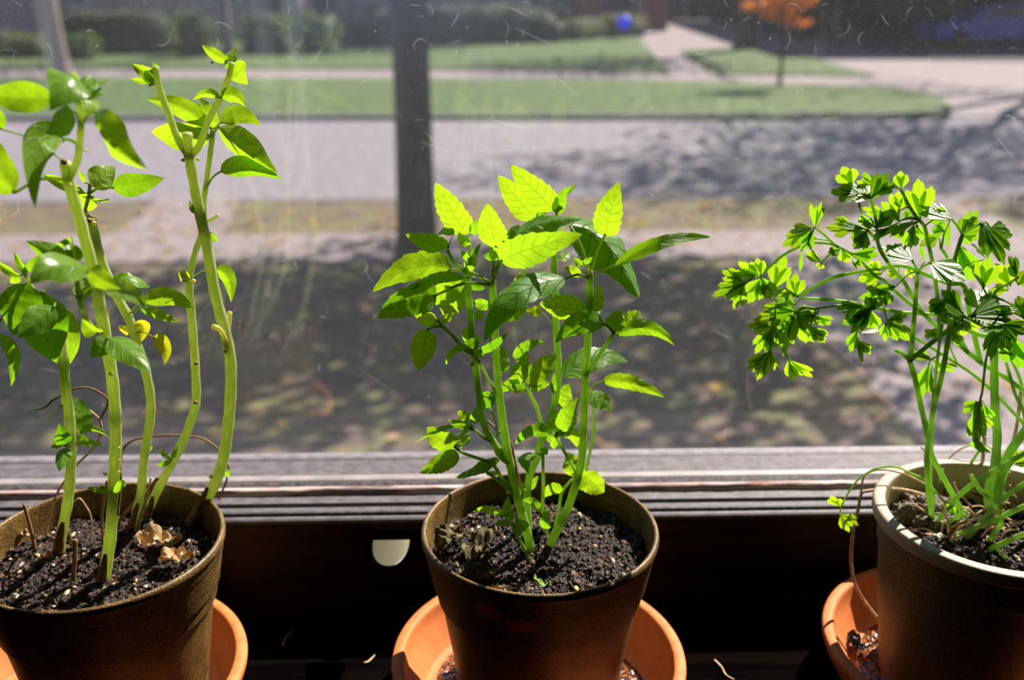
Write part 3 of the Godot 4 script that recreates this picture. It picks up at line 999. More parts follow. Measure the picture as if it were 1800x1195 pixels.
# ---------------------------------------------------------------- basil, left pot
func build_basil() -> void:
	stems.clear()
	plant = base("basil_plant")
	tag(plant, "tall leggy basil with thick pale green stems in the leftmost pot", "basil plant")
	leaf_kind = "basil"
	soil_y = 0.101
	stem("front", "", 0.055, 10.5, 10.0, [184, 1016, 192, 960, 198, 900, 202, 820, 203, 740, 198, 670, 187, 600, 171, 510, 152, 430, 136, 370, 122, 325, 115, 286])
	stem("back", "", 0.02, 7.5, 8.5, [232, 926, 247, 870, 254, 800, 263, 745, 265, 705, 258, 660, 244, 615, 229, 565, 208, 525, 186, 478, 170, 430, 160, 384])
	stem("bent", "", 0.015, 8.5, 7.0, [256, 908, 268, 880, 292, 832, 319, 782, 338, 732, 345, 700, 343, 640, 338, 570, 333, 515, 333, 492])
	stem("tall", "", 0.03, 10.5, 9.0, [340, 912, 358, 885, 375, 855, 390, 815, 399, 764, 405, 700, 405, 630, 392, 570, 378, 515, 366, 445, 354, 387, 344, 337, 334, 282, 331, 262, 329, 234])
	stem("short", "", 0.02, 8.5, 9.5, [105, 970, 112, 920, 121, 870, 125, 800, 122, 730, 116, 690, 112, 640, 105, 580, 100, 540])
	stem("front_shoot", "front", 0.015, 6.5, 6.0, [129, 315, 135, 285, 139, 262, 142, 225, 142, 195, 138, 178])
	stem("back_shoot", "back", -0.006, 3.2, 3.2, [157, 386, 150, 372, 156, 345, 158, 325])
	stem("bent_shoot", "bent", -0.014, 5.5, 4.5, [334, 493, 341, 452, 351, 420, 360, 396, 359, 355, 364, 315, 370, 268, 373, 243, 374, 228])
	stem("tall_left", "tall", 0.01, 6.0, 6.0, [329, 276, 318, 255, 309, 235, 300, 210, 288, 178, 278, 147, 273, 118])
	stem("tall_right", "tall", 0.008, 6.5, 5.0, [340, 274, 349, 258, 358, 235, 367, 210, 381, 184, 391, 165, 400, 142, 406, 118, 408, 110])
	stem("side_shoot", "front", 0.02, 5.0, 4.0, [172, 585, 160, 572, 148, 552, 139, 522, 136, 495, 134, 470])
	stem("low_shoot", "short", 0.012, 4.0, 3.0, [103, 552, 82, 545, 62, 515, 48, 490, 42, 480])
	stem("stub_left", "tall", 0.012, 3.6, 4.8, [397, 617, 394, 592, 385, 578, 374, 574], M.bud)
	stem("stub_right", "tall", -0.004, 3.6, 4.2, [405, 606, 402, 575, 404, 548], M.bud)
	stem("stub_thin", "bent_shoot", 0.004, 2.6, 2.6, [366, 391, 374, 385, 383, 378])

	# crown of the front stem
	leaf("front_shoot", 95, 171, -28, 168, 50, {"pet": [140, 180], "up": 0.25, "tone": 0.7, "arch": 0.08})
	leaf("front_shoot", 132, 139, 88, 195, 76, {"pet": [139, 178], "td": 0.036, "gloss": 0.75, "tone": 0.45, "arch": 0.26, "fold": -0.35, "bd": 0.004})
	leaf("front_shoot", 134, 150, 182, 166, 42, {"pet": [139, 178], "gloss": 0.8, "tone": 0.4, "fold": -0.2, "arch": 0.14, "td": 0.012})
	leaf("front_shoot", 138, 142, 129, 124, 8, {"tone": 0.9, "up": 0.1})
	leaf("front_shoot", 168, 146, 190, 142, 7, {"pet": [140, 178], "tone": 0.9, "td": -0.01})
	leaf("front_shoot", 128, 196, 80, 235, 44, {"pet": [141, 214], "tone": 0.6, "up": -0.1, "td": 0.012})
	leaf("front_shoot", 148, 202, 170, 176, 26, {"pet": [143, 208], "tone": 0.9, "td": -0.012})
	leaf("front_shoot", 168, 196, 258, 297, 60, {"pet": [143, 218], "tone": 0.8, "fold": -0.75, "up": 0.1, "lean": -0.6, "td": 0.020, "arch": 0.16})
	leaf("front_shoot", 112, 245, 62, 367, 56, {"pet": [136, 258], "c": [38, 210, 0.016], "tone": 0.6, "fold": 0.25, "up": 0.05, "td": 0.022})
	leaf("front", 27, 338, -42, 228, 58, {"pet": [117, 318], "tone": 0.85, "td": -0.02, "up": 0.1})
	leaf("front_shoot", 4, 228, -28, 172, 30, {"pet": [136, 300], "tone": 0.8, "td": 0.0})
	# shoot of the back stem
	leaf("back_shoot", 160, 326, 202, 292, 44, {"tone": 0.95, "td": -0.012, "up": 0.1, "wave": 0.12})
	leaf("back_shoot", 159, 340, 145, 368, 36, {"tone": 0.9, "td": -0.012, "up": 0.0})
	leaf("back_shoot", 162, 348, 190, 354, 30, {"tone": 0.95, "td": -0.016, "up": -0.2})
	leaf("back_shoot", 196, 330, 289, 313, 40, {"pet": [158, 341], "tone": 0.35, "up": 0.05, "arch": 0.08, "fold": -0.1, "td": -0.004})
	leaf("back_shoot", 150, 340, 76, 307, 20, {"tone": 0.85, "td": -0.014, "fold": 0.5})
	leaf("back_shoot", 150, 322, 138, 297, 8, {"tone": 0.9})
	# crowns of the tall stem
	leaf("tall_left", 276, 136, 232, 112, 25, {"tone": 0.9, "fold": 0.35, "td": 0.006, "wave": 0.2})
	leaf("tall_left", 262, 143, 231, 138, 10, {"tone": 0.95})
	leaf("tall_left", 268, 150, 256, 120, 14, {"tone": 0.8})
	leaf("tall_left", 279, 124, 268, 110, 10, {"tone": 0.7})
	leaf("tall_right", 399, 108, 355, 79, 20, {"tone": 0.95, "td": -0.008, "up": 0.1})
	leaf("tall_right", 405, 112, 413, 83, 19, {"tone": 0.9, "td": -0.008})
	leaf("tall_right", 402, 124, 398, 94, 11, {"tone": 0.4})
	leaf("tall_right", 413, 110, 435, 149, 35, {"tone": 0.95, "td": 0.004, "up": 0.0, "arch": 0.05})
	leaf("tall_right", 386, 172, 339, 176, 17, {"tone": 0.9, "c": [362, 156, 0.004], "fold": -0.6, "up": 0.3})
	leaf("tall_right", 389, 172, 432, 188, 28, {"tone": 0.85, "c": [412, 158, 0.0], "fold": -0.4, "up": 0.2})
	leaf("bent_shoot", 384, 224, 352, 171, 30, {"tone": 0.95, "td": -0.012, "up": 0.0})
	leaf("bent_shoot", 366, 224, 258, 175, 36, {"tone": 0.9, "td": -0.01, "up": 0.1, "c": [315, 176, -0.004]})
	leaf("bent_shoot", 370, 238, 266, 232, 50, {"tone": 1.0, "td": -0.016, "up": 0.0, "wave": 0.14})
	leaf("bent_shoot", 388, 216, 458, 222, 34, {"pet": [374, 240], "tone": 0.9, "c": [420, 184, -0.005], "td": -0.012, "up": 0.2})
	leaf("bent_shoot", 383, 222, 489, 305, 54, {"pet": [373, 245], "tone": 0.7, "fold": -0.8, "up": 0.2, "lean": -0.5, "td": 0.012, "arch": 0.10})
	leaf("bent_shoot", 387, 302, 495, 316, 36, {"pet": [362, 330], "tone": 0.45, "c": [432, 278, 0.0], "up": 0.05, "fold": -0.2, "td": 0.006})
	leaf("tall", 342, 375, 334, 352, 9, {"tone": 0.3, "td": -0.005})
	leaf("tall", 368, 408, 382, 425, 12, {"tone": 0.5, "td": -0.006})
	# where the bent stem was cut
	leaf("bent", 332, 491, 318, 496, 15, {"tone": 1.3, "c": [318, 470, 0.004], "up": 0.0})
	leaf("bent", 334, 488, 336, 463, 13, {"tone": 1.2, "td": -0.004})
	leaf("bent", 380, 474, 406, 532, 26, {"pet": [338, 492], "tone": 0.7, "td": 0.0, "fold": -0.4, "bd": -0.012, "c": [408, 478, 0.0]})
	# middle tier round the front stem
	leaf("side_shoot", 121, 460, 45, 423, 34, {"tone": 0.5, "fold": -0.5, "up": 0.25, "td": 0.006})
	leaf("side_shoot", 126, 417, 95, 432, 12, {"pet": [134, 470], "tone": 0.5, "td": -0.01})
	leaf("side_shoot", 139, 462, 112, 420, 24, {"tone": 0.35, "gloss": 0.8, "td": -0.004})
	leaf("side_shoot", 155, 476, 52, 500, 56, {"tone": 0.45, "gloss": 0.7, "c": [95, 446, 0.02], "fold": -0.3, "td": 0.032, "bd": 0.016})
	leaf("side_shoot", 152, 473, 213, 508, 36, {"tone": 0.95, "up": 0.15, "td": 0.012, "bd": 0.014, "fold": -0.2})
	leaf("back", 196, 494, 264, 505, 30, {"tone": 0.4, "gloss": 0.8, "td": 0.012, "fold": -0.2, "c": [230, 484, 0.004]})
	leaf("back", 198, 490, 237, 489, 20, {"tone": 0.3, "td": -0.01})
	leaf("side_shoot", 188, 512, 258, 540, 36, {"pet": [138, 522], "tone": 0.7, "up": 0.45, "bd": 0.016, "td": 0.02, "c": [232, 506, 0.01]})
	leaf("back", 252, 532, 342, 545, 34, {"pet": [224, 560], "tone": 0.75, "up": 0.1, "fold": -0.4, "td": -0.012, "c": [300, 508, -0.006]})
	leaf("back", 246, 540, 319, 566, 19, {"pet": [226, 562], "tone": 0.6, "fold": -0.5, "td": 0.004})
	leaf("side_shoot", 141, 528, 152, 488, 30, {"tone": 0.8, "td": -0.01})
	leaf("front", 172, 584, 144, 560, 30, {"tone": 0.8, "bd": 0.012, "td": 0.01, "fold": 0.4})
	leaf("front", 189, 594, 266, 656, 48, {"tone": 0.4, "gloss": 0.7, "td": 0.030, "bd": 0.010, "fold": -0.25, "arch": 0.10})
	leaf("front", 191, 597, 160, 628, 36, {"tone": 0.2, "bd": 0.010, "td": 0.006, "up": 0.3})
	leaf("back", 226, 586, 207, 572, 15, {"tone": 1.8, "fold": -0.6, "td": -0.006})
	leaf("back", 237, 568, 247, 602, 22, {"tone": 1.75, "c": [264, 564, -0.004], "fold": 0.4, "td": -0.004})
	leaf("back", 270, 592, 289, 641, 27, {"pet": [238, 584], "tone": 1.6, "up": 0.0, "fold": 0.4, "td": 0.006, "c": [302, 602, 0.004]})
	# leaves of the short stem on the left
	leaf("short", 96, 538, 30, 594, 50, {"pet": [103, 552], "tone": 0.25, "up": 0.3, "bd": 0.022, "td": 0.016, "fold": -0.4})
	leaf("low_shoot", 48, 498, 24, 590, 66, {"tone": 0.3, "up": 0.1, "td": 0.006, "arch": 0.08})
	leaf("low_shoot", 76, 512, 100, 638, 78, {"tone": 0.15, "up": 0.1, "td": -0.004, "c": [58, 590, 0.006]})
	leaf("short", 112, 540, 122, 641, 44, {"tone": 0.7, "td": -0.014, "bd": -0.012, "up": 0.0})
	leaf("short", 88, 552, 99, 634, 32, {"tone": 0.75, "td": -0.012, "bd": -0.010, "up": 0.0})
	leaf("low_shoot", -8, 588, 19, 680, 28, {"pet": [48, 495], "tone": 0.25, "c": [44, 588, 0.004], "fold": 0.6})
	leaf("low_shoot", 36, 485, -12, 454, 13, {"tone": 0.7, "fold": 0.5})
	leaf("low_shoot", 48, 482, 25, 441, 12, {"tone": 0.4, "fold": 0.5})
	leaf("low_shoot", 48, 476, 73, 447, 15, {"tone": 0.45})
	leaf("low_shoot", 37, 484, 18, 497, 15, {"tone": 0.85})
	leaf("short", 136, 758, 129, 697, 36, {"pet": [125, 772], "tone": 0.2, "td": -0.012, "c": [150, 726, -0.006]})
	leaf("short", 114, 784, 104, 744, 28, {"tone": 0.05, "td": 0.012, "bd": 0.012, "up": 0.4})
	leaf("short", 117, 786, 104, 829, 25, {"tone": 0.1, "td": 0.014, "bd": 0.012, "up": 0.2})
	leaf("short", 110, 780, 89, 786, 11, {"tone": 0.6})
	leaf("short", 136, 764, 193, 770, 13, {"tone": 0.55, "c": [160, 738, 0.0], "fold": -0.5})
	leaf("short", 133, 780, 161, 787, 16, {"tone": 0.4, "up": 0.5, "c": [146, 766, 0.0]})
	leaf("short", 150, 773, 184, 783, 9, {"pet": [125, 782], "tone": 0.8})
	leaf("front", 189, 864, 152, 857, 10, {"tone": 0.5, "bd": 0.008})
	leaf("front", 200, 866, 222, 853, 15, {"tone": 0.45, "bd": 0.010, "c": [218, 842, 0.012]})
	leaf("front", 190, 835, 180, 831, 5, {"tone": 0.6})
	leaf("bent", 299, 808, 275, 787, 9, {"tone": 0.4, "up": 0.5, "bd": 0.008})
	leaf("bent", 300, 811, 275, 818, 10, {"tone": 0.3, "bd": 0.010})
	leaf("bent", 302, 806, 313, 784, 9, {"tone": 0.4, "bd": 0.008})
	leaf("back", 258, 793, 269, 785, 7, {"tone": 0.7})
	leaf("tall", 398, 838, 406, 824, 10, {"tone": 0.6})
	for q in [["tall", 322, 281, 4], ["tall", 348, 280, 4], ["front", 195, 657, 4], ["front", 209, 787, 2], ["front", 210, 808, 2], ["front", 210, 830, 2.4], ["short", 108, 714, 3], ["short", 106, 738, 3], ["tall", 371, 838, 4], ["tall_left", 264, 149, 3], ["front_shoot", 150, 264, 3], ["bent", 340, 494, 4], ["bent", 327, 493, 4], ["tall", 396, 618, 3], ["back", 157, 387, 6], ["back", 164, 392, 5], ["front", 124, 325, 4], ["short", 100, 540, 5], ["back_shoot", 152, 378, 4], ["bent", 343, 640, 3]]:
		nub(q[0], q[1], q[2], q[3], M.bud if q[3] < 5.5 else M.twig, 0.003)
	for q in [["tall", 373, 110, 2], ["bent", 345, 638, 3.4], ["bent", 344, 707, 4], ["front", 113, 284, 6]]:
		nub(q[0], q[1], q[2], q[3], M.twig, 0.004)
	# brown dried sheaths at the feet of the stems
	stem("sheath_tall", "tall", 0.004, 9.5, 3.0, [333, 920, 345, 897, 356, 876, 364, 858], M.bark_sheath, "dry_sheath", null, 0.004)
	stem("sheath_short", "short", 0.003, 10.5, 4.0, [102, 971, 105, 945, 110, 920], M.bark_sheath, "dry_sheath", null, 0.0035)
	stem("sheath_front", "front", 0.003, 9.0, 3.0, [178, 1018, 182, 995, 185, 975], M.bark_sheath, "dry_sheath", null, 0.004)
	stem("sheath_back", "back", 0.003, 8.0, 3.0, [229, 928, 236, 905, 242, 886], M.bark_sheath, "dry_sheath", null, 0.003)
	stem("sheath_bent", "bent", 0.003, 8.5, 3.0, [258, 906, 264, 890, 268, 874], M.bark_sheath, "dry_sheath", null, 0.003)
	# dead stalks
	stem("dead_a", "", 0.01, 2.0, 2.0, [81, 942, 88, 905, 100, 868, 116, 842, 134, 818, 156, 796, 170, 779, 178, 757, 175, 738, 157, 721], M.straw, "dry_stalk")
	stem("dead_b", "dead_a", 0.006, 1.8, 1.6, [175, 738, 190, 706, 172, 688, 150, 681, 126, 685, 104, 697, 94, 703, 80, 715, 61, 720], M.twig, "dry_stalk")
	stem("dead_c", "", 0.012, 2.0, 1.8, [206, 870, 212, 838, 213, 803, 218, 787, 234, 774, 268, 767, 300, 765, 335, 767, 356, 771, 381, 787, 397, 810, 402, 826, 396, 851, 388, 868, 385, 878], M.twig, "dry_stalk")
	stem("dead_d", "", 0.0, 2.4, 1.6, [129, 962, 122, 938, 115, 917, 108, 898, 107, 872], M.twig, "dry_stalk")
	stem("dead_e", "", 0.0, 4.2, 4.0, [129, 1018, 131, 985, 132, 949], M.twig, "dry_stalk")
	stem("dead_f", "", 0.0, 3.4, 2.8, [61, 960, 52, 922, 42, 887], M.twig, "dry_stalk")
	stem("dead_g", "", 0.0, 1.4, 1.4, [160, 956, 161, 930, 159, 905, 150, 888, 140, 876, 131, 881], M.straw, "dry_stalk")
	stem("dead_h", "", 0.0, 2.2, 2.2, [180, 950, 179, 915, 181, 889, 188, 845], M.twig, "dry_stalk")
	stem("dead_i", "", 0.0, 2.0, 2.0, [244, 927, 252, 898, 258, 877, 265, 840], M.straw, "dry_stalk")
	stem("dead_j", "", 0.004, 3.2, 3.0, [208, 920, 228, 893, 248, 875, 277, 840], M.twig, "dry_stalk")
	stem("dead_k", "front", 0.002, 2.0, 1.6, [207, 905, 211, 868, 213, 840, 211, 800, 213, 745], M.straw, "dry_stalk", null, 0.004)
	dry_leaf(278, 985, 344, 975, 44, "tan curled dead leaf on the soil near the basil pot's right rim", M.dry_leaf, 5, 0.006)
	dry_leaf(238, 945, 320, 950, 34, "greyish brown crumpled leaf lying behind the tan leaf", M.dry_leaf, 9, 0.005)
	dry_leaf(14, 940, 56, 945, 18, "narrow dead leaf beside a broken stalk in the basil pot", M.dry_leaf, 15, 0.003)
	dry_leaf(64, 976, 96, 980, 12, "tiny pale leaf scrap in front of the shortest basil stem", M.dry_leaf, 18, 0.002)


# ---------------------------------------------------------------- mint, middle pot
func build_mint() -> void:
	stems.clear()
	plant = base("mint_plant")
	tag(plant, "bushy green mint with serrated leaves in the middle pot", "mint plant")
	leaf_kind = "mint"
	soil_y = 0.102
	var ms: Material = M.mint_stem
	stem("m2", "", 0.012, 8.5, 6.5, [934, 972, 925, 930, 915, 895, 904, 850, 896, 812, 889, 776, 882, 728, 877, 684, 873, 640, 870, 570, 866, 507, 865, 494], ms)
	stem("m1", "m2", 0.006, 6.8, 6.5, [889, 812, 881, 801, 867, 777, 852, 749, 845, 722, 841, 684, 836, 640, 830, 594, 826, 545, 822, 492, 818, 472], ms)
	stem("m3", "", -0.014, 7.0, 6.0, [930, 930, 926, 880, 931, 837, 944, 804, 951, 776, 964, 746, 973, 716, 979, 683, 982, 650, 980, 618, 977, 566, 976, 510, 974, 462, 976, 408], ms)
	stem("m4", "", 0.004, 7.5, 6.5, [968, 955, 984, 922, 998, 893, 1010, 858, 1019, 825, 1024, 792, 1027, 725, 1029, 671, 1033, 604, 1035, 547, 1037, 489, 1036, 478], ms)
	stem("m3_top", "m3", -0.006, 3.5, 3.0, [976, 408, 978, 390, 979, 372, 980, 360], ms)
	stem("m5", "m4", 0.010, 4.2, 3.6, [1031, 664, 1037, 650, 1047, 634, 1058, 617, 1074, 594, 1079, 586], ms)
	stem("m6", "", 0.0, 3.2, 2.4, [1001, 880, 1026, 837, 1034, 809, 1042, 767, 1045, 733, 1040, 702, 1037, 682], ms)
	stem("m7", "m1", 0.006, 3.6, 3.0, [828, 622, 816, 614, 797, 591, 777, 572, 770, 562], ms)
	stem("m8", "m2", 0.012, 3.4, 2.6, [906, 868, 884, 842, 867, 817, 851, 809, 814, 796, 799, 784], ms)
	stem("m9", "m1", 0.010, 2.8, 2.4, [862, 782, 850, 769, 838, 758, 826, 753], ms)
	stem("m10", "m3", 0.006, 3.6, 2.8, [958, 758, 953, 748, 943, 715, 930, 691, 922, 682], ms)
	stem("m11", "m2", -0.006, 2.4, 2.0, [884, 800, 875, 780, 874, 757, 868, 732, 859, 714], ms)
	stem("m12", "m2", 0.004, 2.8, 2.4, [871, 690, 864, 678, 854, 658, 844, 640, 834, 622], ms)
	stem("m13", "", 0.002, 3.4, 3.0, [962, 940, 954, 900, 955, 850, 954, 797], ms)
	stem("m14", "", 0.0, 3.0, 2.4, [976, 924, 982, 898, 987, 867, 1000, 848, 1010, 840], ms)
	stem("m15", "m4", -0.008, 3.2, 2.6, [1016, 836, 1006, 818, 994, 797, 984, 780, 978, 768], ms)
	stem("m16", "", 0.004, 3.4, 2.8, [930, 982, 914, 950, 897, 918, 884, 902], ms)
	stem("m17", "m2", 0.008, 3.0, 2.4, [904, 878, 895, 861, 877, 846, 857, 830, 848, 826], ms)
	stem("m18", "m1", -0.004, 3.0, 2.6, [820, 478, 826, 455, 827, 436, 822, 417], ms)
	stem("m19", "m1", 0.006, 3.2, 2.6, [815, 478, 801, 464, 790, 446, 787, 440], ms)
	stem("dead_m", "", -0.004, 3.0, 2.2, [916, 876, 911, 842, 904, 806, 898, 780, 889, 768, 876, 758, 866, 748, 856, 740], M.twig, "dry_stalk")

	# top of the left stem
	leaf("m18", 820, 412, 766, 321, 54, {"tone": 0.95, "td": 0.008, "up": 0.0, "lean": -0.2, "arch": 0.03, "fold": 0.05, "wave": 0.08, "twist": 0.0})
	leaf("m2", 872, 435, 857, 358, 54, {"pet": [866, 496], "tone": 0.95, "td": 0.008, "up": 0.0, "lean": -0.2, "arch": 0.03, "fold": 0.05, "wave": 0.08, "twist": 0.0})
	leaf("m19", 789, 434, 713, 411, 36, {"tone": 0.6, "td": 0.004, "fold": -0.3, "up": 0.0})
	leaf("m19", 798, 410, 768, 411, 18, {"tone": 0.4, "up": 0.6, "td": -0.008})
	leaf("m18", 823, 432, 806, 408, 20, {"tone": 0.7})
	leaf("m18", 830, 412, 842, 384, 18, {"tone": 0.5})
	leaf("m18", 824, 462, 808, 440, 20, {"tone": 0.4, "up": 0.6, "td": 0.010})
	leaf("m18", 826, 460, 843, 430, 15, {"tone": 0.45, "up": 0.5})
	leaf("m18", 818, 472, 840, 458, 22, {"tone": 0.5, "up": 0.2, "td": 0.012})
	leaf("m18", 833, 452, 846, 426, 11, {"tone": 0.8})
	leaf("m1", 878, 454, 850, 448, 16, {"tone": 0.1, "td": -0.008, "pet": [822, 490]})
	# centre top
	leaf("m3_top", 942, 386, 876, 308, 50, {"pet": [979, 400], "tone": 1.0, "td": 0.004, "up": 0.0, "lean": -0.1, "bd": -0.006, "fold": 0.05, "wave": 0.08, "twist": 0.0})
	leaf("m3_top", 975, 369, 899, 290, 54, {"tone": 1.0, "td": 0.006, "up": 0.0, "lean": -0.1, "bd": 0.004, "fold": 0.05, "wave": 0.08, "twist": 0.0})
	leaf("m3_top", 978, 374, 994, 328, 26, {"tone": 0.4, "fold": 0.5, "td": 0.006})
	leaf("m3_top", 994, 342, 1012, 324, 11, {"pet": [980, 365], "tone": 0.3, "fold": 0.6})
	leaf("m3_top", 944, 386, 968, 357, 15, {"tone": 0.2, "pet": [978, 395], "fold": 0.6})
	leaf("m2", 888, 430, 1023, 386, 38, {"pet": [868, 497], "tone": 0.15, "up": 0.45, "c": [945, 380, -0.01], "fold": -0.35, "td": -0.006, "bd": -0.006})
	leaf("m2", 880, 458, 1024, 412, 62, {"pet": [868, 500], "tone": 0.65, "up": 0.1, "c": [930, 434, 0.03], "fold": 0.15, "td": 0.024, "bd": 0.010})
	leaf("m2", 888, 432, 912, 394, 24, {"pet": [868, 496], "tone": 0.3, "up": 0.5, "td": -0.006})
	leaf("m2", 884, 458, 862, 432, 30, {"pet": [868, 500], "tone": 0.7, "up": -0.2, "td": 0.012})
	leaf("m3", 976, 416, 990, 400, 25, {"tone": 0.95, "td": -0.008})
	leaf("m3", 985, 458, 1001, 444, 20, {"tone": 0.95, "td": -0.008})
	# right stem top
	leaf("m4", 1002, 397, 1123, 524, 86, {"pet": [1034, 482], "tone": 0.05, "up": 0.37, "gloss": 0.35, "td": 0.010, "c": [1066, 430, 0.0, 1], "fold": -0.55, "lean": 0.2, "bd": -0.016})
	leaf("m4", 1063, 414, 1088, 320, 54, {"pet": [1040, 490], "tone": 0.9, "td": 0.006, "up": 0.0, "fold": 0.2, "lean": -0.2, "wave": 0.08})
	leaf("m4", 1080, 467, 1250, 417, 25, {"pet": [1040, 494], "tone": 0.4, "gloss": 0.45, "c": [1168, 408, 0.01], "twist": 0.5, "td": 0.006, "fold": 0.1})
	leaf("m4", 1023, 466, 1007, 452, 15, {"tone": 0.5, "td": 0.004, "pet": [1034, 482]})
	leaf("m4", 1025, 463, 1044, 452, 11, {"tone": 0.8, "pet": [1034, 482]})
	leaf("m4", 1022, 482, 991, 470, 20, {"tone": 0.9, "td": -0.008})
	# left fan of big leaves
	leaf("m2", 794, 474, 655, 513, 54, {"pet": [858, 500], "tone": 0.75, "up": 0.05, "c": [730, 446, 0.008], "fold": -0.2, "td": 0.012})
	leaf("m2", 768, 518, 664, 560, 62, {"pet": [856, 500], "tone": 0.2, "up": 0.05, "td": 0.012, "bd": 0.006, "c": [712, 520, 0.01]})
	leaf("m2", 814, 489, 714, 512, 22, {"pet": [858, 501], "tone": 0.4, "fold": -0.3, "bd": 0.008, "c": [765, 480, 0.01]})
	leaf("m1", 814, 494, 757, 531, 46, {"tone": 0.75, "td": -0.008, "bd": -0.006, "up": 0.0})
	leaf("m1", 820, 502, 779, 554, 46, {"tone": 0.7, "td": -0.012, "bd": -0.01, "up": 0.0})
	leaf("m1", 826, 500, 852, 508, 18, {"tone": 0.1})
	leaf("m7", 768, 565, 728, 552, 30, {"tone": 1.05, "td": -0.006})
	leaf("m7", 777, 566, 800, 550, 16, {"tone": 0.8})
	leaf("m7", 752, 579, 735, 652, 48, {"pet": [777, 576], "tone": 0.6, "up": 0.0, "td": 0.006, "arch": 0.05})
	leaf("m2", 862, 536, 831, 532, 22, {"tone": 0.5, "td": -0.008})
	leaf("m1", 835, 562, 848, 546, 20, {"tone": 0.5, "td": -0.008})
	leaf("m1", 836, 590, 842, 606, 16, {"tone": 0.8, "td": -0.006})
	leaf("m1", 823, 575, 816, 600, 18, {"tone": 0.6, "td": -0.008})
	# the dark glossy leaf in front and its neighbours
	leaf("m4", 994, 490, 852, 600, 54, {"pet": [1030, 492], "tone": 0.0, "up": 0.37, "gloss": 0.15, "c": [885, 498, 0.03], "fold": -0.15, "td": 0.030, "bd": 0.010})
	leaf("m2", 926, 540, 870, 566, 26, {"pet": [872, 580], "tone": 0.6, "td": 0.010})
	leaf("m3", 911, 512, 925, 472, 27, {"pet": [976, 520], "tone": 0.9, "td": -0.006})
	leaf("m3", 966, 484, 931, 498, 26, {"tone": 0.9, "td": -0.008})
	leaf("m4", 1029, 546, 948, 534, 50, {"tone": 0.7, "up": 0.0, "td": -0.010, "arch": 0.05})
	leaf("m3", 952, 548, 925, 545, 20, {"tone": 1.0, "td": 0.002, "pet": [972, 590]})
	leaf("m4", 1048, 548, 1052, 497, 28, {"tone": 0.6, "td": -0.008})
	leaf("m4", 1046, 556, 1052, 536, 16, {"tone": 0.95, "td": -0.01})
	leaf("m5", 1062, 570, 976, 603, 46, {"tone": 0.2, "up": 0.1, "c": [1018, 552, 0.012], "td": 0.014, "fold": -0.3})
	leaf("m5", 1075, 582, 1092, 545, 38, {"tone": 0.4, "td": -0.006, "up": 0.0})
	leaf("m5", 1086, 576, 1127, 551, 44, {"tone": 0.95, "td": -0.014, "bd": -0.008, "up": 0.0})
	leaf("m5", 1084, 588, 1186, 607, 30, {"tone": 0.5, "c": [1142, 556, -0.004], "up": 0.1, "fold": -0.4})
	leaf("m4", 990, 662, 1104, 636, 46, {"pet": [985, 672], "tone": 0.1, "gloss": 0.7, "c": [1046, 606, -0.016], "bd": -0.016, "td": 0.002})
	leaf("m6", 1060, 670, 1168, 698, 30, {"tone": 0.85, "c": [1112, 664, 0.002], "up": 0.2, "fold": -0.3})
	leaf("m4", 1036, 706, 1073, 726, 34, {"tone": 0.35, "up": 0.5, "bd": -0.008, "c": [1064, 694, -0.006]})
	# inner leaves
	leaf("m10", 930, 678, 978, 620, 42, {"tone": 0.7, "up": 0.05, "td": -0.006, "fold": 0.25})
	leaf("m10", 932, 686, 970, 671, 15, {"tone": 0.95, "wave": 0.4})
	leaf("m10", 903, 630, 957, 602, 20, {"pet": [922, 682], "tone": 0.3, "c": [925, 598, 0.006]})
	leaf("m10", 905, 672, 927, 616, 34, {"tone": 0.45, "fold": 0.3})
	leaf("m2", 884, 656, 884, 608, 26, {"tone": 0.4, "td": -0.010, "bd": -0.008})
	leaf("m1", 842, 618, 893, 584, 17, {"tone": 0.1, "bd": 0.010, "td": 0.014, "c": [868, 612, 0.012]})
	leaf("m10", 922, 686, 880, 692, 28, {"tone": 0.35, "c": [898, 664, 0.004]})
	leaf("m2", 866, 690, 849, 714, 30, {"tone": 0.1, "up": 0.2})
	leaf("m1", 832, 612, 783, 644, 15, {"tone": 0.5, "c": [792, 604, 0.008]})
	leaf("m1", 842, 604, 816, 602, 21, {"tone": 0.2, "bd": 0.01})
	leaf("m1", 836, 612, 846, 628, 10, {"tone": 0.95, "bd": 0.012})
	leaf("m1", 850, 612, 842, 626, 16, {"tone": 0.3, "bd": -0.006})
	leaf("m3", 985, 714, 1001, 674, 34, {"tone": 0.6, "bd": -0.008})
	leaf("m3", 973, 690, 974, 655, 12, {"tone": 0.1, "bd": 0.004})
	leaf("m15", 977, 762, 1011, 714, 50, {"tone": 0.7, "td": -0.004, "fold": 0.3})
	leaf("m15", 986, 756, 1019, 698, 32, {"tone": 0.6, "bd": 0.006})
	leaf("m15", 988, 762, 1014, 786, 28, {"tone": 0.95, "c": [1012, 756, 0.0], "up": 0.0})
	leaf("m15", 984, 766, 972, 788, 18, {"tone": 0.6, "td": -0.008})
	leaf("m15", 972, 764, 1002, 752, 18, {"tone": 0.4})
	leaf("m4", 1014, 836, 999, 794, 36, {"tone": 0.95, "td": -0.010, "bd": -0.008, "up": 0.0})
	leaf("m4", 1020, 834, 1032, 816, 14, {"tone": 0.9, "bd": -0.006})
	leaf("m4", 1022, 832, 1061, 866, 46, {"tone": 0.95, "td": -0.006, "up": 0.0, "arch": 0.04})
	leaf("m4", 1012, 836, 1004, 832, 9, {"tone": 0.8})
	leaf("m3", 968, 764, 906, 781, 30, {"tone": 0.2, "bd": 0.012, "c": [936, 744, 0.014], "fold": -0.3})
	leaf("m13", 950, 798, 929, 833, 32, {"tone": 0.1, "c": [908, 786, 0.012], "fold": -0.3, "td": 0.016})
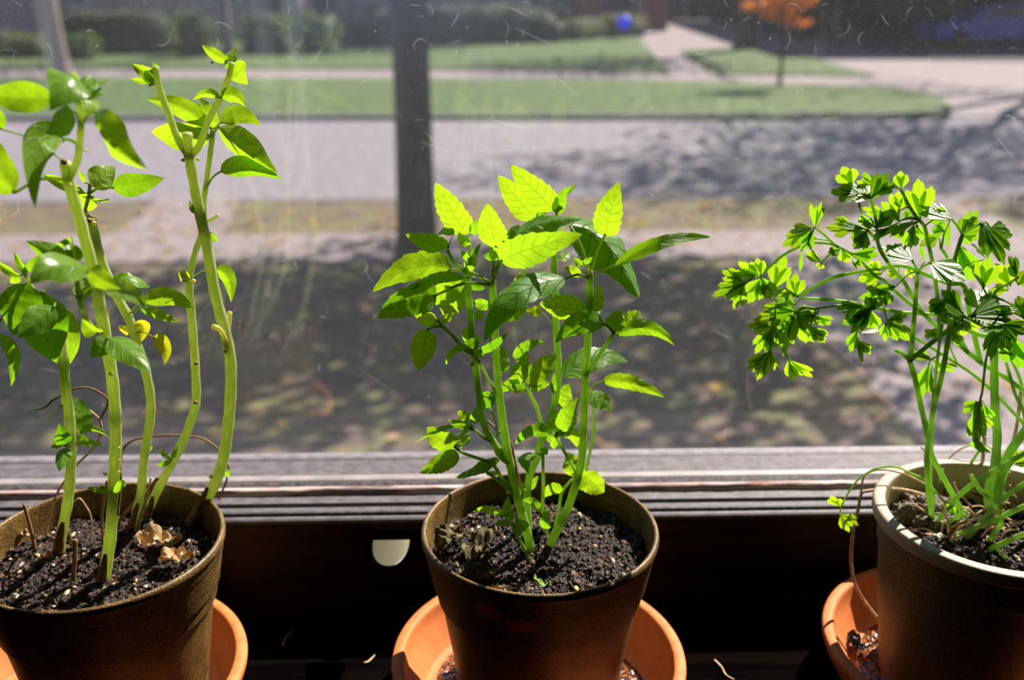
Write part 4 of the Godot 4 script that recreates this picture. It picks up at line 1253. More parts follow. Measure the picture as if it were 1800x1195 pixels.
	leaf("m13", 954, 796, 962, 786, 18, {"tone": 0.2, "bd": 0.008})
	leaf("m3", 962, 776, 976, 764, 15, {"tone": 0.5})
	# low leaves on the left
	leaf("m9", 826, 738, 804, 724, 22, {"tone": 0.85, "td": -0.006, "pet": [830, 754]})
	leaf("m9", 834, 744, 838, 716, 20, {"tone": 0.5})
	leaf("m9", 828, 752, 788, 738, 17, {"tone": 0.4})
	leaf("m8", 802, 784, 750, 752, 42, {"tone": 0.75, "td": -0.010, "bd": -0.008, "up": 0.0})
	leaf("m8", 813, 785, 815, 750, 33, {"tone": 0.6, "td": -0.010, "bd": -0.008})
	leaf("m9", 826, 751, 729, 780, 12, {"tone": 0.3, "c": [786, 736, 0.012], "fold": 0.2})
	leaf("m8", 806, 797, 738, 831, 36, {"tone": 0.55, "td": 0.006, "up": 0.1})
	leaf("m17", 872, 806, 800, 840, 22, {"tone": 0.25, "pet": [852, 828], "c": [840, 828, 0.010], "wave": 0.3})
	leaf("m17", 864, 812, 878, 808, 16, {"tone": 0.5})
	leaf("m17", 854, 832, 878, 830, 10, {"tone": 0.5, "td": -0.01})
	# seedlings at the foot
	leaf("m16", 880, 906, 833, 899, 15, {"tone": 0.75, "c": [858, 886, 0.006]})
	leaf("m16", 888, 906, 894, 872, 20, {"tone": 0.4, "fold": 0.4})
	leaf("m16", 892, 914, 904, 894, 18, {"tone": 0.3})
	leaf("m16", 894, 918, 870, 920, 14, {"tone": 0.2})
	leaf("m2", 922, 932, 906, 910, 26, {"tone": 0.25, "bd": 0.012, "up": 0.4})
	leaf("m13", 958, 930, 962, 893, 22, {"tone": 0.35, "up": 0.5, "bd": 0.006})
	leaf("m13", 952, 902, 918, 880, 16, {"tone": 0.5, "c": [938, 874, 0.006]})
	leaf("m14", 985, 868, 957, 874, 28, {"tone": 0.7, "c": [972, 850, 0.0], "td": -0.006})
	leaf("m2", 918, 868, 919, 845, 13, {"tone": 0.9, "bd": -0.008})
	leaf("m3", 930, 860, 946, 836, 14, {"tone": 0.6, "bd": -0.004})
	leaf("m2", 895, 868, 892, 848, 9, {"tone": 0.9, "bd": -0.006})
	for q in [["m4", 1037, 478, 5], ["m2", 866, 492, 5], ["m1", 828, 612, 6], ["m1", 830, 640, 5]]:
		nub(q[0], q[1], q[2], q[3], M.bud, 0.002)
	dry_leaf(766, 958, 820, 935, 44, "dark wilted leaf propped against the mint pot's left inner wall", M.wilted_leaf, 31, 0.006)
	dry_leaf(820, 985, 862, 930, 44, "olive brown wilted leaf beside the mint's foot", M.wilted_leaf, 33, 0.004)
	dry_leaf(815, 1000, 880, 1012, 40, "dark mouldy leaf at the front left of the mint soil", M.wilted_leaf, 35, 0.003)
	dry_leaf(862, 1030, 908, 1028, 16, "pale crumbling leaf against the mint pot's front rim", M.dry_leaf, 37, 0.003)
	dry_leaf(938, 1015, 972, 1021, 12, "small fresh green leaf scrap at the front of the mint soil", M.scrap_leaf, 38, 0.003)

# ---------------------------------------------------------------- parsley, right pot
func build_parsley() -> void:
	stems.clear()
	plant = base("parsley_plant")
	tag(plant, "flat-leaf parsley with spreading thin stalks in the rightmost pot", "parsley plant")
	leaf_kind = "parsley"
	soil_y = 0.098
	var ps: Material = M.parsley_stem
	stem("p1", "", 0.020, 5.2, 4.6, [1699, 918, 1672, 864, 1654, 832, 1637, 797, 1626, 745, 1617, 706, 1608, 664, 1599, 634], ps)
	stem("p1_up", "p1", 0.010, 4.6, 3.2, [1599, 634, 1603, 605, 1606, 570, 1610, 520, 1613, 480], ps)
	stem("p1_right", "p1", 0.010, 4.2, 4.0, [1600, 634, 1634, 605, 1667, 580, 1672, 574], ps)
	stem("p1_stub", "p1", 0.004, 3.6, 3.2, [1598, 632, 1587, 622, 1575, 616], ps)
	stem("fork_a", "p1_up", 0.004, 2.4, 1.8, [1613, 480, 1610, 470, 1604, 459], ps)
	stem("fork_b", "p1_up", 0.002, 2.4, 1.8, [1614, 478, 1620, 470, 1634, 462], ps)
	stem("p2", "", 0.030, 4.6, 4.4, [1641, 924, 1635, 885, 1631, 850, 1629, 800, 1634, 764, 1640, 722, 1648, 689, 1658, 647, 1666, 600, 1671, 560], ps)
	stem("p3", "", 0.012, 3.0, 2.6, [1646, 912, 1636, 850, 1638, 780, 1641, 697, 1646, 647, 1651, 605, 1656, 570], ps)
	stem("p4", "", 0.022, 8.5, 6.5, [1740, 905, 1738, 862, 1749, 815, 1753, 765, 1750, 731, 1748, 680, 1747, 612, 1742, 572], ps)
	stem("p4_b", "", 0.006, 4.0, 3.4, [1763, 902, 1759, 825, 1752, 770, 1745, 720], ps)
	stem("p5", "", 0.004, 3.4, 2.6, [1838, 900, 1828, 820, 1800, 748, 1785, 729, 1741, 684, 1709, 657, 1676, 635, 1639, 612, 1595, 585], ps)
	stem("p6", "", 0.010, 5.0, 3.0, [1862, 905, 1860, 800, 1838, 720, 1792, 681, 1768, 664, 1724, 637, 1686, 606, 1648, 575, 1621, 548, 1600, 515, 1587, 492, 1566, 469, 1551, 444, 1542, 424, 1528, 408], ps)
	stem("p7", "p6", -0.004, 4.4, 3.0, [1725, 637, 1706, 560, 1695, 504, 1667, 498, 1631, 484, 1591, 468, 1559, 469, 1526, 475, 1474, 485, 1441, 499, 1403, 522], ps)
	stem("p8", "p6", 0.004, 4.0, 2.6, [1700, 618, 1675, 575, 1659, 558, 1634, 552, 1584, 549, 1534, 540, 1479, 529, 1413, 524], ps)
	stem("p9", "p8", 0.006, 2.2, 1.8, [1500, 533, 1472, 537, 1433, 543], ps)
	stem("p10", "p6", -0.006, 3.4, 2.2, [1622, 548, 1600, 534, 1573, 511, 1556, 494, 1538, 484, 1508, 454, 1482, 438, 1458, 428, 1425, 427, 1406, 433, 1379, 447, 1357, 465, 1336, 485], ps)
	stem("p11", "p10", 0.004, 2.4, 1.8, [1472, 432, 1464, 427, 1448, 412, 1432, 400], ps)
	stem("p11_b", "p10", 0.002, 1.6, 1.4, [1468, 430, 1456, 423, 1432, 419], ps)
	stem("p12", "p4", -0.006, 4.2, 3.4, [1745, 590, 1712, 585, 1680, 560, 1668, 510, 1677, 462, 1684, 436, 1692, 412], ps)
	stem("p12_l", "p12", -0.002, 2.6, 2.0, [1692, 412, 1683, 398, 1673, 385], ps)
	stem("p12_r", "p12", 0.006, 2.6, 2.0, [1692, 412, 1706, 402, 1723, 394], ps)
	stem("p13", "p3", -0.006, 3.6, 2.8, [1651, 600, 1650, 545, 1644, 490, 1638, 455, 1631, 426, 1625, 398, 1613, 384, 1597, 360, 1584, 332], ps)
	stem("p13_b", "p13", 0.003, 1.6, 1.2, [1625, 400, 1632, 392, 1641, 386], ps)
	stem("p13_c", "p13", 0.002, 1.8, 1.4, [1588, 340, 1580, 331, 1572, 329], ps)
	stem("p14", "p12", -0.008, 3.2, 2.8, [1672, 480, 1667, 456, 1653, 434], ps)
	stem("p15", "p6", 0.004, 3.2, 2.4, [1560, 460, 1550, 445, 1544, 431, 1542, 407, 1537, 375, 1530, 347], ps)
	stem("p15_b", "p15", 0.002, 2.2, 1.8, [1541, 398, 1520, 385, 1515, 374, 1510, 360], ps)
	stem("p16", "p4", 0.012, 2.4, 2.0, [1744, 590, 1739, 608, 1732, 639, 1727, 685, 1723, 702], ps)
	stem("p17", "", 0.010, 3.4, 2.8, [1812, 900, 1812, 800, 1800, 727, 1785, 694, 1775, 660, 1762, 612], ps)
	stem("p18", "", 0.008, 3.2, 2.8, [1822, 895, 1818, 780, 1796, 678, 1779, 634], ps)
	stem("p19", "", 0.012, 9.0, 7.0, [1752, 902, 1755, 850, 1772, 800, 1806, 752, 1836, 715], ps)
	stem("p20", "", 0.010, 4.6, 4.6, [1642, 932, 1660, 900, 1678, 878, 1711, 850, 1741, 832, 1800, 797, 1836, 780], ps)
	stem("p21", "", 0.010, 5.4, 5.0, [1641, 950, 1667, 947, 1701, 933, 1753, 911, 1800, 890, 1840, 876], ps)
	stem("p22", "", 0.012, 4.8, 3.8, [1737, 953, 1748, 938, 1759, 920, 1757, 902, 1741, 879, 1721, 859, 1707, 835], ps)
	stem("p23", "", 0.006, 4.2, 3.6, [1653, 929, 1674, 914, 1698, 897], ps)
	stem("p24", "", 0.008, 5.0, 4.8, [1741, 966, 1762, 955, 1800, 939, 1838, 926], ps)
	stem("p25", "", 0.006, 3.2, 2.4, [1752, 890, 1760, 858, 1771, 828, 1780, 812], ps)
	stem("p26", "", 0.0, 2.8, 2.4, [1668, 870, 1690, 838, 1723, 790], ps)
	stem("p27", "", 0.0, 2.2, 2.0, [1642, 880, 1650, 850, 1658, 824], ps)
	stem("p28", "p4", 0.010, 3.4, 2.4, [1744, 585, 1725, 572, 1697, 558], ps)
	stem("p29", "p4", 0.004, 2.8, 2.2, [1745, 580, 1736, 560, 1749, 514, 1770, 500, 1791, 487], ps)
	stem("p30", "p4", 0.018, 3.2, 2.6, [1746, 600, 1752, 585, 1760, 571], ps)
	stem("p31", "p5", 0.004, 1.8, 1.6, [1681, 637, 1674, 620, 1667, 603], ps)
	stem("p32", "p5", 0.003, 1.8, 1.6, [1652, 621, 1644, 628, 1636, 632], ps)
	stem("p33", "p10", 0.003, 1.8, 1.4, [1470, 436, 1455, 450, 1443, 462], ps)
	stem("p34", "", 0.004, 4.6, 4.4, [1700, 950, 1726, 915, 1764, 876, 1812, 842], ps)
	stem("p35", "", 0.0, 4.0, 3.0, [1770, 985, 1763, 975, 1753, 966], ps)
	stem("trail", "p20", -0.012, 2.0, 1.6, [1662, 890, 1627, 845, 1601, 832, 1573, 820, 1540, 824, 1520, 834, 1504, 848, 1490, 868, 1480, 887, 1476, 905], ps)
	leaf("trail", 1476, 890, 1462, 874, 26, {"tone": 1.1, "td": 0.004})
	leaf("trail", 1478, 905, 1488, 934, 20, {"tone": 1.1, "td": 0.006, "curl": 0.4})
	leaf("trail", 1479, 905, 1504, 922, 24, {"tone": 1.15, "td": 0.006})

	# spray reaching out to the left
	leaf("p10", 1306, 495, 1270, 477, 26, {"tone": 0.75, "pet": [1336, 485]})
	leaf("p10", 1334, 484, 1302, 462, 32, {"tone": 0.8})
	leaf("p10", 1338, 483, 1331, 453, 26, {"tone": 0.8})
	leaf("p10", 1336, 486, 1291, 481, 15, {"tone": 0.6, "bd": 0.004})
	leaf("p10", 1313, 497, 1258, 518, 30, {"tone": 0.55, "pet": [1336, 486], "bd": 0.006})
	leaf("p10", 1308, 499, 1290, 541, 26, {"tone": 0.6, "pet": [1335, 486], "bd": 0.004})
	leaf("p10", 1338, 490, 1317, 530, 38, {"tone": 0.6})
	leaf("p10", 1338, 488, 1353, 524, 36, {"tone": 0.3})
	leaf("p7", 1360, 507, 1378, 456, 38, {"tone": 0.85, "pet": [1402, 522], "bd": -0.006})
	leaf("p7", 1399, 519, 1395, 486, 32, {"tone": 0.8})
	leaf("p7", 1399, 520, 1357, 517, 20, {"tone": 0.6})
	leaf("p8", 1397, 536, 1369, 525, 26, {"tone": 0.3})
	leaf("p9", 1393, 545, 1334, 558, 44, {"tone": 0.75, "pet": [1412, 525]})
	leaf("p9", 1398, 547, 1353, 545, 28, {"tone": 0.2, "bd": 0.008, "pet": [1412, 525]})
	leaf("p9", 1398, 549, 1371, 602, 38, {"tone": 0.4, "pet": [1412, 525], "bd": 0.006})
	leaf("p9", 1400, 548, 1412, 608, 46, {"tone": 0.65, "pet": [1412, 525], "bd": 0.004})
	leaf("p9", 1400, 549, 1441, 570, 34, {"tone": 0.3, "bd": 0.002, "pet": [1432, 543]})
	leaf("p9", 1425, 573, 1449, 605, 32, {"tone": 0.7, "pet": [1405, 548]})
	leaf("p9", 1438, 556, 1461, 574, 24, {"tone": 0.5})
	stem("p9_down", "p9", 0.004, 1.6, 1.4, [1410, 526, 1380, 555, 1360, 572, 1355, 600, 1354, 616], ps)
	leaf("p9_down", 1358, 573, 1315, 572, 24, {"tone": 0.4})
	leaf("p9_down", 1360, 573, 1329, 619, 28, {"tone": 0.65})
	leaf("p9_down", 1358, 576, 1349, 621, 16, {"tone": 0.4})
	leaf("p9_down", 1362, 575, 1371, 616, 20, {"tone": 0.4})
	leaf("p9_down", 1350, 619, 1314, 648, 24, {"tone": 0.85})
	leaf("p9_down", 1352, 620, 1331, 668, 27, {"tone": 0.8})
	leaf("p9_down", 1353, 614, 1361, 653, 18, {"tone": 0.85})
	leaf("p9_down", 1386, 632, 1394, 670, 22, {"tone": 0.9, "pet": [1360, 605]})
	leaf("p9_down", 1390, 634, 1425, 665, 26, {"tone": 0.9, "pet": [1362, 600]})
	leaf("p9", 1390, 580, 1377, 623, 12, {"tone": 0.3, "pet": [1400, 555]})
	leaf("p9", 1388, 588, 1395, 607, 10, {"tone": 0.3, "pet": [1400, 555]})
	leaf("p11", 1432, 399, 1425, 362, 13, {"tone": 0.8})
	leaf("p11", 1433, 399, 1444, 355, 15, {"tone": 0.35})
	leaf("p11", 1428, 401, 1390, 409, 24, {"tone": 0.5, "up": 0.4})
	leaf("p11_b", 1416, 406, 1379, 431, 30, {"tone": 0.9, "bd": -0.004})
	leaf("p11", 1430, 404, 1407, 441, 26, {"tone": 0.15, "bd": 0.006})
	leaf("p11", 1410, 436, 1407, 477, 9, {"tone": 0.3, "pet": [1428, 404]})
	leaf("p33", 1442, 460, 1417, 449, 16, {"tone": 0.9, "curl": 0.7})
	leaf("p33", 1444, 462, 1439, 474, 15, {"tone": 1.0, "curl": 0.7})
	# top of the plant
	leaf("p15_b", 1498, 324, 1481, 292, 38, {"tone": 0.8, "pet": [1511, 362], "bd": -0.006})
	leaf("p15", 1528, 348, 1484, 324, 42, {"tone": 0.3, "gloss": 0.9, "td": 0.006})
	leaf("p15", 1508, 341, 1464, 337, 32, {"tone": 0.3, "up": 0.5, "bd": 0.004})
	leaf("p15", 1534, 326, 1507, 321, 17, {"tone": 0.85, "bd": -0.008})
	leaf("p15", 1536, 323, 1518, 306, 13, {"tone": 0.3, "bd": -0.008})
	leaf("p15", 1532, 349, 1563, 303, 36, {"tone": 0.3, "up": 0.1})
	leaf("p15", 1543, 337, 1572, 327, 17, {"tone": 0.25})
	leaf("p13", 1584, 331, 1583, 301, 27, {"tone": 0.85})
	leaf("p13", 1580, 372, 1580, 335, 30, {"tone": 0.8, "bd": -0.008, "pet": [1600, 365]})
	leaf("p13", 1618, 384, 1614, 318, 46, {"tone": 0.8, "bd": -0.006})
	leaf("p13", 1581, 388, 1552, 354, 32, {"tone": 0.7, "pet": [1612, 384]})
	leaf("p15", 1556, 376, 1519, 368, 18, {"tone": 0.75, "bd": -0.006})
	leaf("p15", 1541, 401, 1562, 370, 32, {"tone": 0.35})
	leaf("p15", 1528, 406, 1519, 372, 24, {"tone": 0.3, "curl": -0.3})
	leaf("p6", 1502, 401, 1456, 400, 30, {"tone": 0.85, "bd": -0.006, "pet": [1529, 409]})
	leaf("p6", 1496, 395, 1473, 384, 14, {"tone": 0.85, "bd": -0.006, "pet": [1529, 409]})
	leaf("p6", 1520, 402, 1479, 397, 16, {"tone": 0.15, "gloss": 0.7})
	leaf("p6", 1523, 407, 1500, 437, 40, {"tone": 0.3, "bd": 0.006})
	leaf("p13", 1616, 388, 1544, 406, 20, {"tone": 0.2, "up": 0.7, "td": 0.012})
	leaf("p13", 1562, 401, 1536, 416, 14, {"tone": 0.2, "pet": [1612, 388], "bd": 0.008})
	leaf("p13", 1594, 397, 1570, 421, 15, {"tone": 0.35})
	leaf("p13", 1606, 396, 1595, 441, 28, {"tone": 0.5})
	leaf("p13", 1611, 394, 1621, 423, 20, {"tone": 0.3})
	leaf("p10", 1498, 446, 1544, 449, 28, {"tone": 0.25, "bd": 0.006})
	leaf("p10", 1476, 438, 1457, 446, 18, {"tone": 0.5})
	leaf("p10", 1481, 440, 1491, 463, 28, {"tone": 0.85, "bd": -0.006})
	leaf("p10", 1510, 456, 1505, 471, 22, {"tone": 0.6})
	leaf("fork_a", 1605, 457, 1552, 432, 38, {"tone": 0.25, "gloss": 0.95, "td": 0.004})
	leaf("p13_b", 1674, 386, 1617, 357, 28, {"tone": 0.3, "gloss": 0.9, "pet": [1674, 386], "bd": 0.004})
	leaf("p12_l", 1666, 387, 1632, 378, 30, {"tone": 0.25, "bd": -0.004})
	leaf("p12", 1692, 412, 1716, 383, 38, {"tone": 0.5, "bd": -0.006})
	leaf("p12", 1693, 414, 1721, 423, 26, {"tone": 0.55, "bd": -0.006})
	leaf("p12", 1692, 410, 1700, 376, 12, {"tone": 0.6, "bd": -0.008})
	leaf("p12", 1708, 388, 1718, 370, 12, {"tone": 0.4, "bd": -0.008, "pet": [1695, 408]})
	leaf("p12_r", 1724, 393, 1766, 441, 40, {"tone": 0.15, "gloss": 0.6, "td": 0.010, "curl": 0.5})
	leaf("p12_r", 1741, 402, 1781, 411, 36, {"tone": 0.15, "up": 0.4, "bd": -0.012})
	leaf("p14", 1660, 406, 1638, 400, 32, {"tone": 0.2, "pet": [1655, 436]})
	leaf("p14", 1650, 415, 1619, 430, 26, {"tone": 0.9, "pet": [1653, 434], "bd": -0.006})
	leaf("p14", 1671, 385, 1661, 431, 12, {"tone": 0.2, "up": 0.5, "pet": [1675, 388]})
	leaf("p12", 1686, 430, 1706, 503, 48, {"tone": 0.2, "bd": -0.008})
	leaf("p12", 1734, 456, 1714, 426, 14, {"tone": 0.2, "up": 0.7, "pet": [1712, 500], "bd": -0.006})
	leaf("p29", 1728, 506, 1738, 453, 40, {"tone": 0.7, "pet": [1742, 540]})
	leaf("p29", 1776, 502, 1751, 464, 38, {"tone": 1.05, "bd": -0.010})
	leaf("p29", 1789, 488, 1777, 454, 26, {"tone": 0.15, "up": 0.5})
	leaf("p29", 1790, 500, 1815, 480, 30, {"tone": 0.8})
	leaf("p29", 1772, 510, 1740, 508, 20, {"tone": 1.0, "bd": -0.010})
	leaf("fork_b", 1636, 462, 1696, 491, 46, {"tone": 0.2, "gloss": 0.95, "td": 0.008})
	leaf("p7", 1625, 461, 1618, 429, 10, {"tone": 0.2})
	leaf("p7", 1596, 469, 1601, 491, 16, {"tone": 0.95, "bd": -0.006})
	leaf("p7", 1580, 478, 1559, 483, 22, {"tone": 0.9, "bd": -0.008})
	leaf("p6", 1545, 476, 1529, 459, 22, {"tone": 0.9, "bd": -0.006, "pet": [1570, 474]})
	leaf("p7", 1549, 480, 1510, 493, 34, {"tone": 0.95, "bd": -0.008, "pet": [1570, 470]})
	leaf("p6", 1592, 386, 1596, 368, 14, {"tone": 0.3, "pet": [1610, 385], "bd": -0.02})
	# right-hand cluster with glossy tops
	leaf("p28", 1693, 556, 1642, 545, 36, {"tone": 0.1, "gloss": 0.6, "td": 0.010})
	leaf("p28", 1691, 560, 1680, 580, 34, {"tone": 0.15, "up": 0.55, "td": 0.010})
	leaf("p28", 1690, 547, 1655, 509, 30, {"tone": 0.15, "gloss": 0.5, "bd": -0.006})
	leaf("p28", 1662, 531, 1632, 546, 30, {"tone": 0.2, "pet": [1690, 555]})
	leaf("p28", 1720, 541, 1694, 509, 28, {"tone": 0.15, "up": 0.5})
	leaf("p28", 1729, 537, 1735, 506, 40, {"tone": 0.15, "gloss": 0.9, "pet": [1720, 568]})
	leaf("p28", 1706, 556, 1781, 543, 44, {"tone": 0.15, "gloss": 0.7, "td": 0.012, "bd": 0.006})
	leaf("p28", 1724, 549, 1778, 566, 32, {"tone": 0.2, "gloss": 0.5, "td": 0.012, "bd": 0.004})
	leaf("p28", 1742, 546, 1766, 564, 18, {"tone": 0.2, "pet": [1726, 572]})
	leaf("p30", 1760, 571, 1731, 586, 26, {"tone": 0.1, "up": 0.7, "td": 0.012})
	leaf("p30", 1761, 572, 1738, 610, 32, {"tone": 0.1, "up": 0.45, "td": 0.012, "curl": 0.5})
	leaf("p30", 1762, 572, 1776, 606, 32, {"tone": 0.1, "up": 0.45, "td": 0.012, "curl": 0.5})
	leaf("p30", 1763, 570, 1806, 585, 32, {"tone": 0.1, "gloss": 0.5, "td": 0.012})
	leaf("p30", 1776, 590, 1797, 655, 50, {"tone": 0.1, "bd": 0.010})
	leaf("p30", 1745, 604, 1745, 624, 22, {"tone": 0.15})
	leaf("p29", 1800, 560, 1790, 520, 34, {"tone": 0.3, "gloss": 0.5, "pet": [1750, 520]})
	leaf("p7", 1576, 502, 1516, 526, 28, {"tone": 0.25, "twist": 0.8, "bd": 0.010, "pet": [1600, 500]})
	leaf("p8", 1514, 538, 1470, 541, 24, {"tone": 0.2, "up": 0.5, "bd": 0.006})
	leaf("p8", 1531, 541, 1482, 571, 42, {"tone": 0.2, "bd": 0.008})
	leaf("p8", 1531, 545, 1499, 581, 26, {"tone": 0.2, "bd": 0.008})
	leaf("p8", 1536, 545, 1534, 515, 30, {"tone": 0.3, "bd": 0.008})
	stem("p8_down", "p8", 0.003, 1.6, 1.4, [1538, 541, 1522, 565, 1507, 582, 1506, 596], ps)
	leaf("p8_down", 1506, 582, 1495, 617, 24, {"tone": 0.4})
	leaf("p8_down", 1506, 597, 1531, 626, 22, {"tone": 0.5})
	leaf("p8_down", 1507, 598, 1516, 633, 11, {"tone": 0.3})
	leaf("p8_down", 1510, 585, 1543, 579, 12, {"tone": 1.0, "gloss": 0.8})
	leaf("p8", 1530, 546, 1539, 582, 28, {"tone": 0.6, "bd": -0.004})
	stem("p8_b", "p8", 0.003, 1.6, 1.4, [1556, 545, 1557, 555, 1560, 564], ps)
	leaf("p8_b", 1558, 565, 1554, 600, 20, {"tone": 0.45})
	leaf("p8_b", 1560, 565, 1597, 597, 30, {"tone": 0.55})
	leaf("p8_b", 1560, 563, 1596, 555, 22, {"tone": 0.5})
	leaf("p8", 1556, 537, 1559, 511, 26, {"tone": 0.3, "up": 0.6})
	leaf("p1_right", 1647, 592, 1628, 579, 24, {"tone": 0.95, "bd": -0.010})
	leaf("p2", 1680, 571, 1696, 593, 36, {"tone": 0.95, "bd": -0.012})
	leaf("p2", 1674, 581, 1684, 607, 26, {"tone": 0.8, "bd": -0.010})
	leaf("p12", 1700, 566, 1716, 583, 26, {"tone": 0.9, "bd": -0.006})
	leaf("p32", 1636, 632, 1606, 616, 20, {"tone": 0.45})
	leaf("p32", 1633, 640, 1621, 694, 31, {"tone": 0.4})
	leaf("p32", 1640, 633, 1675, 657, 28, {"tone": 0.35})
	leaf("p16", 1723, 706, 1693, 725, 24, {"tone": 0.5})
	leaf("p16", 1725, 705, 1712, 786, 30, {"tone": 0.35, "curl": 0.1})
	leaf("p16", 1728, 728, 1738, 754, 20, {"tone": 0.8, "bd": -0.004})
	leaf("p16", 1730, 710, 1743, 737, 16, {"tone": 0.25})
	leaf("p16", 1716, 768, 1722, 803, 28, {"tone": 0.2, "pet": [1724, 704], "bd": -0.004})
	leaf("p20", 1680, 906, 1664, 884, 16, {"tone": 0.25})
	leaf("p25", 1780, 814, 1768, 796, 18, {"tone": 0.7})
	leaf("p25", 1782, 813, 1796, 792, 20, {"tone": 0.75})
	leaf("p25", 1784, 816, 1806, 810, 18, {"tone": 0.7})

	# straw: dead stalks
	var sw: Material = M.straw
	stem("w1", "", 0.0, 3.0, 2.6, [1655, 900, 1641, 880, 1611, 866, 1581, 860, 1550, 860, 1520, 864, 1513, 871, 1508, 897, 1500, 931, 1496, 971, 1497, 1000, 1502, 1024, 1516, 1052, 1534, 1076, 1548, 1094, 1553, 1112], sw, "dry_stalk")
	stem("w2", "w1", 0.004, 1.8, 1.8, [1513, 871, 1516, 846, 1524, 832, 1544, 826, 1571, 828, 1601, 838, 1630, 853], sw, "dry_stalk")
	stem("w3", "", 0.024, 1.3, 1.0, [1662, 942, 1633, 936, 1623, 943, 1619, 961, 1617, 985, 1614, 1002, 1608, 1008, 1595, 1014, 1604, 1018, 1606, 1022], sw, "dry_stalk")
	stem("w4", "", 0.0, 2.2, 2.0, [1700, 858, 1689, 846, 1653, 816, 1619, 786], sw, "dry_stalk")
	stem("w5", "", 0.0, 1.6, 1.6, [1640, 860, 1663, 815, 1681, 794, 1707, 782, 1731, 782, 1761, 799], sw, "dry_stalk")
	stem("w6", "", 0.0, 3.4, 3.2, [1722, 870, 1726, 825, 1731, 768], sw, "dry_stalk")
	stem("w7", "", 0.004, 1.8, 1.6, [1661, 962, 1677, 937, 1701, 919, 1728, 906], sw, "dry_stalk")
	stem("w8", "", 0.004, 3.2, 3.0, [1750, 880, 1770, 810, 1786, 756, 1796, 674], sw, "dry_stalk")
	stem("w9", "", 0.0, 3.0, 3.4, [1720, 852, 1708, 834, 1706, 822, 1711, 808], sw, "dry_stalk")
	var r := RandomNumberGenerator.new()
	r.seed = 404
	for k in 46:
		var a := Vector2(r.randf_range(1650, 1800), r.randf_range(868, 960))
		var d := Vector2.from_angle(r.randf_range(-PI * 0.95, -0.05)) * r.randf_range(22, 62)
		var b := a + d
		var c := (a + b) / 2.0 + Vector2(r.randf_range(-9, 9), r.randf_range(-12, 2))
		if b.y < 815:
			b.y = 815 + r.randf() * 10
		stem("s%d" % k, "", r.randf_range(-0.004, 0.012), r.randf_range(1.4, 3.4), r.randf_range(1.2, 2.6), [a.x, a.y, c.x, c.y, b.x, b.y], sw if k % 4 != 3 else M.bark_sheath, "dry_stalk")
	leaf_kind = "parsley"
	var keep: Material = M.parsley_leaf
	M.parsley_leaf = M.dry_leaf
	leaf("w3", 1606, 1020, 1608, 1050, 26, {"td": 0.002, "curl": 0.3})
	M.parsley_leaf = keep

# ---------------------------------------------------------------- the street outside
func slab(called: String, pts: Array, top: float, m: Material, label: String, thick := 0.06) -> MeshInstance3D:
	# pts: Vector2(x, z) corners of a flat piece of ground
	var flat := PackedVector2Array(pts)
	var t := Geometry2D.triangulate_polygon(flat)
	var g := G.new()
	var mid := Vector3.ZERO
	for q in flat:
		mid += Vector3(q.x, top - thick, q.y)
	mid /= flat.size()
	for k in range(0, t.size(), 3):
		var f := []
		for j in 3:
			f.append(Vector3(flat[t[k + j]].x, top, flat[t[k + j]].y))
		g.face(f, Vector3(f[0].x, top - 1.0, f[0].z))
	for k in flat.size():
		var a := flat[k]
		var b := flat[(k + 1) % flat.size()]
		g.face([Vector3(a.x, top, a.y), Vector3(b.x, top, b.y), Vector3(b.x, top - thick, b.y), Vector3(a.x, top - thick, a.y)], mid)
	var o := put(called, g, m)
	tag(o, label, "ground", "", "structure")
	return o

func px_poly(q: Array) -> Array:
	var out := []
	for k in range(0, q.size(), 2):
		var a := gnd(q[k], q[k + 1])
		out.append(Vector2(a.x, a.z))
	return out

func rect(x0: float, x1: float, z0: float, z1: float) -> Array:
	return [Vector2(x0, z0), Vector2(x1, z0), Vector2(x1, z1), Vector2(x0, z1)]

func leaf_card(size: float) -> ArrayMesh:
	var g := G.new()
	for a in 5:
		var u := a / 4.0
		var f := size * 0.33 * sin(PI * pow(u, 0.8))
		for e in [-1.0, 0.0, 1.0]:
			g.p(Vector3(f * e, size * 0.08 * absf(e) + 0.12 * size * u * u, size * (u - 0.5)), Vector2(u, e))
	for a in 4:
		for k in 2:
			g.quad(a * 3 + k, a * 3 + k + 1, a * 3 + k + 4, a * 3 + k + 3)
	return g.mesh()

func leaf_cloud(called: String, parent: Node, count: int, size: float, blobs: Array, tints: Array, seed_: int, shell := 0.0) -> void:
	# blobs: [centre, radii]; leaves lie inside them
	var r := RandomNumberGenerator.new()
	r.seed = seed_
	var where := []
	var col := []
	var vol := 0.0
	for b in blobs:
		vol += pow(b[1].x * b[1].y * b[1].z, 0.667)
	for b in blobs:
		var n := int(count * pow(b[1].x * b[1].y * b[1].z, 0.667) / vol)
		for k in n:
			var d := Vector3(r.randfn(), r.randfn(), r.randfn()).normalized() * lerpf(pow(r.randf(), 0.4), r.randf_range(0.85, 1.05), shell)
			var s := r.randf_range(0.7, 1.3)
			where.append(Transform3D(Basis.from_euler(Vector3(r.randf() * TAU, r.randf() * TAU, r.randf() * TAU)).scaled(Vector3.ONE * s), b[0] + d * b[1]))
			col.append(tints[r.randi() % tints.size()] * r.randf_range(0.75, 1.2))
	scatter(called, leaf_card(size), M.foliage, where, col, parent)

